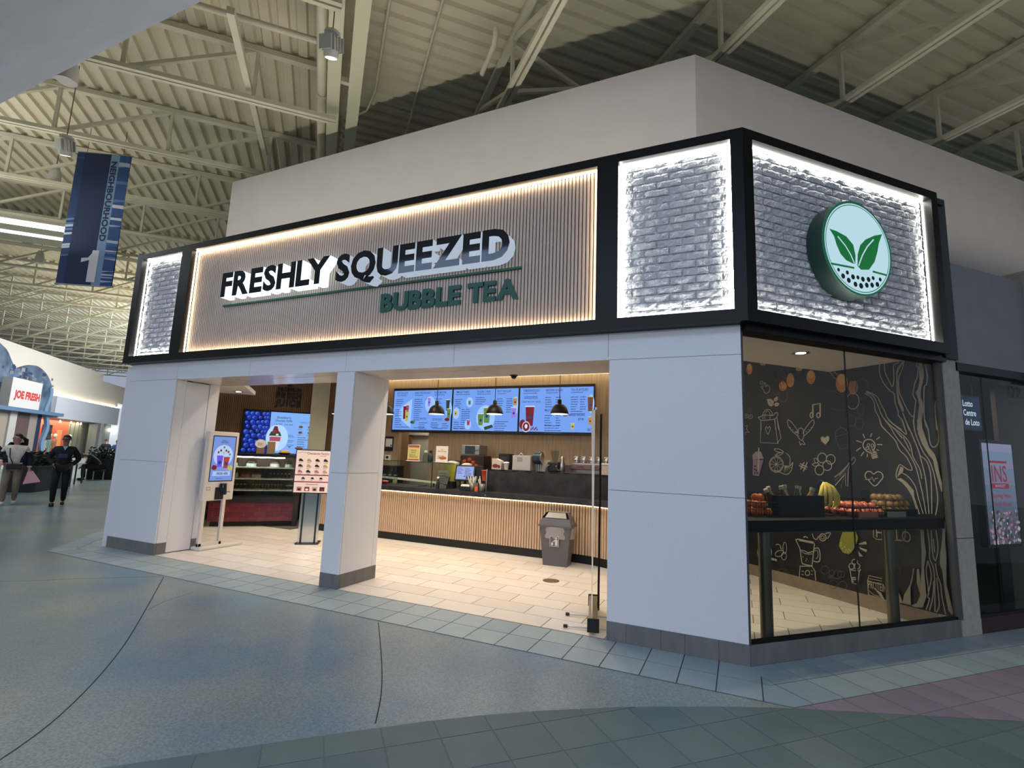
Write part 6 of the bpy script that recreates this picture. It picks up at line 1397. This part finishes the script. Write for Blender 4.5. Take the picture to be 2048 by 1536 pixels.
for i in range(22):
    z = rr.uniform(.05, 2.44); h_ = rr.uniform(.015,.07); m = BWv[rr.randrange(5)]; P.poly([(.735,z),(BW,z+rr.uniform(-.03,.03)),(BW,z+h_),(.735,z+h_*1.2)], m)
for i in range(9):
    z = rr.uniform(.3, 2.4); P.poly([(0,z),(.13,z+.02),(.13,z+.06),(0,z+.04)], BWv[rr.choice((1,2,0))])
P.poly([(.36,.50),(.47,.515),(.525,.60),(.53,.66),(.64,.66),(.64,.06),(.495,.06),(.495,.47),(.36,.42)], M('banner_white2', (214, 210, 210), .7)); P.text('NEIGHBOURHOOD', .605, 2.40, .095, BD, 1.56, 'l', .03, rot=-PI/2)
P.build('banner_print', HB, '-y', (0,-.012,0)); [part('rod', ALU, HB, lambda b: b.tube([(-.02,0,q),(BW+.02,0,q)], .015, 8)) for q in (0, BHt)]; part('wire', JOINT, HB, lambda b: (b.tube([(.15,0,BHt),(.15,0,BHt+.5)], .004, 5), b.tube([(BW-.15,0,BHt),(BW-.15,0,BHt+.5)], .004, 5)))
# hall lamps
LWH = M('lamp_white', (196, 194, 186), .5)
def spot(label, loc, top, tilt):
    t = thing('hall_spotlight', label, 'spotlight', loc, 0, 'hall spotlights')
    h = obj('head', None, t); h.rotation_euler = tilt
    part('can', LWH, h, lambda b: b.lathe([(.085,-.13),(.09,-.12),(.09,.1),(.06,.13)], n=20)); part('lens', E('spot_glow', (255, 236, 206), 7), h, lambda b: b.lathe([(.002,-.132),(.07,-.132)], n=16)); part('fins', LWH, h, lambda b: [b.box(-.11,-.1+.05*i,-.05,.11,-.09+.05*i,.12) for i in range(5)])
    part('cap', LWH, t, lambda b: b.lathe([(.1,.16),(.1,.19),(.03,.2)], n=20)); part('cord', M('cord_tan', (120, 112, 88), .7), t, lambda b: b.tube([(0,0,.2),(0,0,top-loc[2])], .008, 6))
spot('white spotlight hanging in front of the vertical roof pipe', (-4.72, -.50, 6.74), 8.0, (.35, .25, 0)); spot('white spotlight hanging just above the blue banner', (-10.29, -.78, 6.47), 8.0, (.3, .3, 0))
for i, (lc, tp, lb) in enumerate((((-13.52,.39,7.2),7.9,'round high-bay lamp behind the blue banner'), ((-8.41,-1.62,6.62),7.9,'round high-bay lamp at the edge of the drop ceiling'), ((-20.1,2.9,7.2),7.9,'round high-bay lamp far off left of the banner'))):
    t = thing('highbay_lamp', lb, 'high-bay lamp', lc, 0, 'high-bay hall lamps'); part('bell', LWH, t, lambda b: b.lathe([(.12,-.12),(.12,-.1),(.11,.1),(.06,.28)], n=24)); part('lens', E('highbay_glow', (255, 240, 216), 3.5), t, lambda b: b.lathe([(.002,-.118),(.105,-.118)], n=20)); part('cord', MATS['cord_tan'], t, lambda b: b.tube([(0,0,.28),(0,0,tp-lc[2])], .01, 6))
# ---------------------------------------------------------------- people
def skin(name, J, edges, mat, parent, root, sub=2):
    """grow one continuous surface over connected joints; J: name -> (x, y, z, rx, ry)"""
    ks = list(J); me = bpy.data.meshes.new(name)
    me.from_pydata([J[k][:3] for k in ks], [(ks.index(a), ks.index(b)) for a, b in edges], [])
    o = bpy.data.objects.new(name, me); COL.objects.link(o)
    o.modifiers.new('skin', 'SKIN')
    sv = me.skin_vertices[0].data
    for i, k in enumerate(ks):
        r = J[k][3:]; sv[i].radius = (r[0], r[1] if len(r) > 1 else r[0]); sv[i].use_root = (k == root)
    s = o.modifiers.new('sub', 'SUBSURF'); s.levels = sub; s.render_levels = sub
    dg = bpy.context.evaluated_depsgraph_get(); nm = bpy.data.meshes.new_from_object(o.evaluated_get(dg))
    bpy.data.objects.remove(o); bpy.data.meshes.remove(me)
    nm.materials.clear(); nm.materials.append(mat)
    for p in nm.polygons: p.use_smooth = True; p.material_index = 0
    nm.name = name
    return obj(name, nm, parent)
def chain(names): return [(names[i], names[i+1]) for i in range(len(names)-1)]
SKIN = M('skin_tone', (176, 128, 104), .6); HAIR = M('hair_black', (20, 17, 16), .6)
def person(label, loc, rz, pose, top, bottom, shoe=(30, 30, 34), skin_c=SKIN, hair='short', s=1.0, coat=None):
    """pose: joints in metres, facing -y; arms la/ra = shoulder, elbow, wrist ; legs ll/rl = hip, knee, ankle"""
    t = thing('person', label, 'person', loc, rz); t.scale = (s, s, s)
    p = dict(pelvis=(0,0,.95), waist=(0,0,1.08), chest=(0,.0,1.28), neckb=(0,.01,1.44), head=(0,-.02,1.60), **{})
    p.update(pose); J = {}
    def V(k): return p[k]
    J['pelvis'] = (*V('pelvis'), .13, .10); J['waist'] = (*V('waist'), .125, .09); J['chest'] = (*V('chest'), .125, .085); J['neckb'] = (*V('neckb'), .055); J['jaw'] = tuple(Vector(V('neckb')).lerp(Vector(V('head')), .55))+(.062, .06); J['head'] = (*V('head'), .078, .088); J['crown'] = tuple(Vector(V('head'))+(Vector(V('head'))-Vector(V('neckb'))).normalized()*.085)+(.062, .07)
    E_ = chain(['pelvis', 'waist', 'chest', 'neckb', 'jaw', 'head', 'crown'])
    for sd in 'lr':
        a = p[sd+'a']; l = p[sd+'l']
        J[sd+'sh'] = (*a[0], .052); J[sd+'el'] = (*a[1], .042); J[sd+'wr'] = (*a[2], .03)
        d = (Vector(a[2])-Vector(a[1])).normalized(); J[sd+'palm'] = tuple(Vector(a[2])+d*.07)+(.036, .02)
        E_ += [('chest', sd+'sh')]+chain([sd+'sh', sd+'el', sd+'wr', sd+'palm'])
        x = d.cross(Vector((0,1,0))).normalized()
        for q in range(4):
            J[sd+'f%d' % q] = tuple(Vector(a[2])+d*.115+x*(q-1.5)*.02)+(.010,); J[sd+'g%d' % q] = tuple(Vector(a[2])+d*(.155-.008*abs(q-1.5))+x*(q-1.5)*.02+Vector((0,.012,0)))+(.008,)
            E_ += [(sd+'palm', sd+'f%d' % q), (sd+'f%d' % q, sd+'g%d' % q)]
        J[sd+'th'] = tuple(Vector(a[2])+d*.08+x*.05)+(.010,); E_ += [(sd+'palm', sd+'th')]
        J[sd+'hip'] = (*l[0], .088); J[sd+'kn'] = (*l[1], .06); J[sd+'an'] = (*l[2], .034); td = Vector(p.get('toe'+sd, (0,-.16,-.05))); J[sd+'toe'] = tuple(Vector(l[2])+td)+(.02, .014)
        E_ += [('pelvis', sd+'hip')]+chain([sd+'hip', sd+'kn', sd+'an', sd+'toe'])
    skin('body', J, E_, skin_c, t, 'pelvis')
    g = .022
    def grow(ks, e, nm, mat, root, ex=g): return skin(nm, {k: tuple(J[k][:3])+tuple(r+ex for r in J[k][3:]) for k in ks}, e, mat, t, root)
    ks = ['pelvis', 'waist', 'chest', 'neckb']+[sd+q for sd in 'lr' for q in ('sh', 'el', 'wr')]
    J2 = dict(J); jk = {k: tuple(J[k][:3])+tuple(r+g for r in J[k][3:]) for k in ks}; jk['neckb'] = tuple(J['neckb'][:3])+(.066,); jk['chest'] = tuple(J['chest'][:3])+(.18, .135); jk['lsh'] = tuple(J['lsh'][:3])+(.076,); jk['rsh'] = tuple(J['rsh'][:3])+(.076,)
    o = skin('jacket' if coat is None else coat, jk, chain(['pelvis', 'waist', 'chest', 'neckb'])+[e for sd in 'lr' for e in [('chest', sd+'sh')]+chain([sd+'sh', sd+'el', sd+'wr'])], M('cloth_%d_%d_%d' % top, top, .85, noise=(12, .15)), t, 'chest')
    ks = ['pelvis']+[sd+q for sd in 'lr' for q in ('hip', 'kn', 'an')]
    skin('trousers', {k: tuple(J[k][:3])+tuple(r+.016 for r in J[k][3:]) for k in ks}, [e for sd in 'lr' for e in [('pelvis', sd+'hip')]+chain([sd+'hip', sd+'kn', sd+'an'])], M('cloth_%d_%d_%d' % bottom, bottom, .9, noise=(9, .12)), t, 'pelvis')
    for sd in 'lr':
        a, b_ = Vector(J[sd+'an'][:3]), Vector(J[sd+'toe'][:3]); skin('shoe', {'a': (a.x, a.y+.04, a.z-.035, .042, .04), 'm': tuple((a+b_)/2+Vector((0,0,-.015)))+(.046, .042), 'b': (b_.x, b_.y, b_.z, .04, .033)}, [('a','m'),('m','b')], M('shoe_%d' % shoe[0], shoe, .6), t, 'm')
    # face and hair
    h = Vector(J['head'][:3]); up = (Vector(J['crown'][:3])-h).normalized(); fw = Vector(p.get('look', (0,-1,0))).normalized(); rt = fw.cross(up).normalized()
    def F(a, b_, c): return h+rt*a+up*b_+fw*c
    part('nose', skin_c, t, lambda b: b.tube([F(0,.02,.075), F(0,-.015,.104), F(0,-.028,.085)], .012, 6, radii=[.008,.014,.010]))
    part('eye', M('eye_dark', (24, 20, 20), .3), t, lambda b: (b.ball(F(.032,.015,.078), .010, 8), b.ball(F(-.032,.015,.078), .010, 8)))
    part('mouth', M('lip', (130, 74, 70), .6), t, lambda b: b.tube([F(-.024,-.055,.075), F(0,-.057,.083), F(.024,-.055,.075)], .006, 6))
    part('ear', skin_c, t, lambda b: (b.ball(F(.084,-.005,-.005), .022, 8, sx=.5), b.ball(F(-.084,-.005,-.005), .022, 8, sx=.5)))
    def hr(b):
        n = 16; k = 7; vs = []
        for i in range(k+1):
            th = (PI*.56)*i/k
            for j in range(n):
                ph = 2*PI*j/n; d = rt*math.sin(th)*math.cos(ph)+up*math.cos(th)+fw*math.sin(th)*math.sin(ph)
                lim = d.dot(fw); r = .093 if not (lim > .35 and d.dot(up) < .55) else .07
                vs.append(h+up*.03+rt*(-.1*d.dot(rt)*.1)+d*r-fw*.016)
        b.add(vs, [(i*n+j, i*n+(j+1) % n, (i+1)*n+(j+1) % n, (i+1)*n+j) for i in range(k) for j in range(n)], 0, True)
        if hair == 'tail': b.tube([F(0,.03,-.1), F(0,-.02,-.17), F(0,-.14,-.18), F(0,-.26,-.15)], .04, 8, radii=[.03,.045,.04,.012])
        if hair == 'braid': b.tube([F(0,-.03,-.1), F(.02,-.14,-.14), F(.03,-.3,-.15), F(.03,-.42,-.13)], .03, 8, radii=[.04,.035,.03,.012])
    part('hair', HAIR if hair != 'cap' else M('cap_cloth', (60, 52, 40), .8), t, hr)
    return t
SL, SR = (-.175,0,1.365), (.175,0,1.365)
WALK = dict(ll=((-.09,0,.92),(-.10,-.10,.50),(-.09,.02,.085)), rl=((.09,0,.92),(.10,-.04,.50),(.10,.20,.10)), toel=(0,-.16,-.05), toer=(0,-.15,-.06))
# man in dark jacket, hands in his pockets
pm = dict(la=(SL,(-.28,.07,1.13),(-.16,-.05,.99)), ra=(SR,(.29,.08,1.12),(.16,-.05,.98)), look=(-.25,-1,.0), **WALK)
t = person('man in dark jacket, glasses and dark trousers walking with hands in his pockets', (-15.15, 2.12, 0), math.radians(64), pm, (15, 15, 19), (12, 12, 15), (16, 16, 18), M('skin_man', (150, 108, 86), .6))
h = Vector((0,-.02,1.60)); part('glasses', PLBLACK, t, lambda b: (b.tube([(-.075,-.05,1.62),(-.05,-.115,1.615),(-.012,-.125,1.615),(.05,-.11,1.615),(.08,-.04,1.62)], .006, 6), [b.tube([(c+.026*math.cos(q),-.118,1.612+.02*math.sin(q)) for q in [k*PI/5 for k in range(11)]], .004, 5) for c in (-.04,.028)]))
part('shirt', M('shirt_pale', (150, 156, 172), .8), t, lambda b: b.add([(-.05,-.105,1.44),(.05,-.105,1.44),(.0,-.135,1.34)], [(0,2,1)])); part('phone_pouch', M('pouch_navy', (36, 52, 84), .7), t, lambda b: b.bevbox(-.11,-.165,1.15,.07,-.135,1.25,.01))
# woman with white top, open jacket and pink bag
pw = dict(la=(SL,(-.27,.05,1.12),(-.22,-.14,1.02)), ra=(SR,(.27,.05,1.12),(.29,-.02,.88)), look=(-.9,-.5,.05), **WALK)
t = person('woman in open navy jacket, white top and tan trousers carrying a pink bag', (-16.05, 1.55, 0), math.radians(66), pw, (204, 196, 184), (134, 120, 104), (190, 186, 180), M('skin_woman', (176, 120, 108), .6), 'tail', .99, 'top')
for sd in (-1, 1):
    skin('open_jacket', {'n': (sd*.06,.04,1.47,.05), 'sh': (sd*.19,.01,1.40,.095), 'el': (sd*.27,.05,1.12,.075), 'wr': ((-.22,-.12,1.03,.06) if sd < 0 else (.29,-.02,.90,.06)), 'ch': (sd*.12,.0,1.24,.095,.12), 'hm': (sd*.14,.01,.92,.085,.11)}, [('n','sh'),('sh','el'),('el','wr'),('sh','ch'),('ch','hm')], M('navy_coat', (20, 22, 38), .85), t, 'sh')
part('waist_pouch', M('pouch_black', (14, 14, 18), .5), t, lambda b: b.bevbox(-.12,-.20,.86,.16,-.13,.99,.02)); part('strap', M('pouch_black', (14, 14, 18), .5), t, lambda b: b.tube([(-.1,-.14,1.36),(-.08,-.165,1.15),(0,-.17,.97)], .012, 6))
b = thing('carrier_bag', 'pink carrier bag hanging from the woman\'s hand', 'bag', (-16.05, 1.55, 0), math.radians(66)); part('sack', M('bag_pink', (206, 150, 156), .6), b, lambda q: q.add([(.27,-.10,.80),(.36,-.10,.80),(.36,.06,.80),(.27,.06,.80),(.22,-.2,.50),(.52,-.16,.55),(.52,.14,.55),(.22,.16,.50)], [(0,1,2,3),(7,6,5,4),(0,4,5,1),(1,5,6,2),(2,6,7,3),(3,7,4,0)])); part('handle', M('bag_pink', (206, 150, 156), .6), b, lambda q: q.tube([(.29,-.02,.80),(.29,-.02,.84),(.34,-.02,.80)], .012, 6))
pb = dict(la=(SL,(-.30,.03,1.13),(-.24,-.1,.95)), ra=(SR,(.32,-.05,1.16),(.20,-.22,1.20)), look=(.3,-1,0), **WALK)
person('person in a dark padded jacket at the left edge beside the woman', (-16.75, 1.30, 0), math.radians(60), pb, (22, 24, 38), (24, 24, 28), s=.98)
# seated person bending forward
ps = dict(pelvis=(0,.05,.50), waist=(0,.02,.64), chest=(0,-.18,.86), neckb=(0,-.36,.95), head=(0,-.52,.96), look=(0,-.6,-.8), la=((-.18,-.24,.92),(-.24,-.30,.66),(-.14,-.46,.52)), ra=((.18,-.24,.92),(.24,-.30,.66),(.14,-.46,.52)), ll=((-.09,.03,.50),(-.13,-.42,.50),(-.12,-.40,.085)), rl=((.09,.03,.50),(.13,-.40,.50),(.14,-.36,.085)))
t = person('person in black sitting bent forward next to the planter by the pillar', (-24.15, 7.40, 0), math.radians(-25), ps, (15, 15, 17), (18, 18, 22), (16, 16, 18), M('skin_seated', (110, 84, 70), .6), 'cap', 1.05)
st_ = thing('stool', 'small dark stool under the bent-over person', 'stool', (-24.15, 7.40, 0), math.radians(-25)); boxp('seat', PLBLACK, st_, -.2, -.12, .36, .2, .28, .41, bev=.01)
for sx in (-.17, .13):
    for sy in (-.1, .22): boxp('leg', ALU, st_, sx, sy, 0, sx+.03, sy+.03, .36)
pa = dict(la=(SL,(-.27,.02,1.12),(-.2,-.14,1.0)), ra=(SR,(.27,.02,1.12),(.2,-.14,1.0)), ll=((-.09,0,.92),(-.10,0,.50),(-.10,.02,.085)), rl=((.09,0,.92),(.10,0,.50),(.10,.02,.085)))
person('distant person in a black top seen from behind near the pillar', tuple(Vector((-34.4, 12.85, 0))), math.radians(240), pa, (22, 22, 24), (60, 60, 66), hair='cap')
person('distant person in a blue top with a long braid seen from behind', tuple(Vector((-33.95, 13.2, 0))), math.radians(240), pa, (70, 84, 140), (60, 60, 66), hair='braid', s=.98)
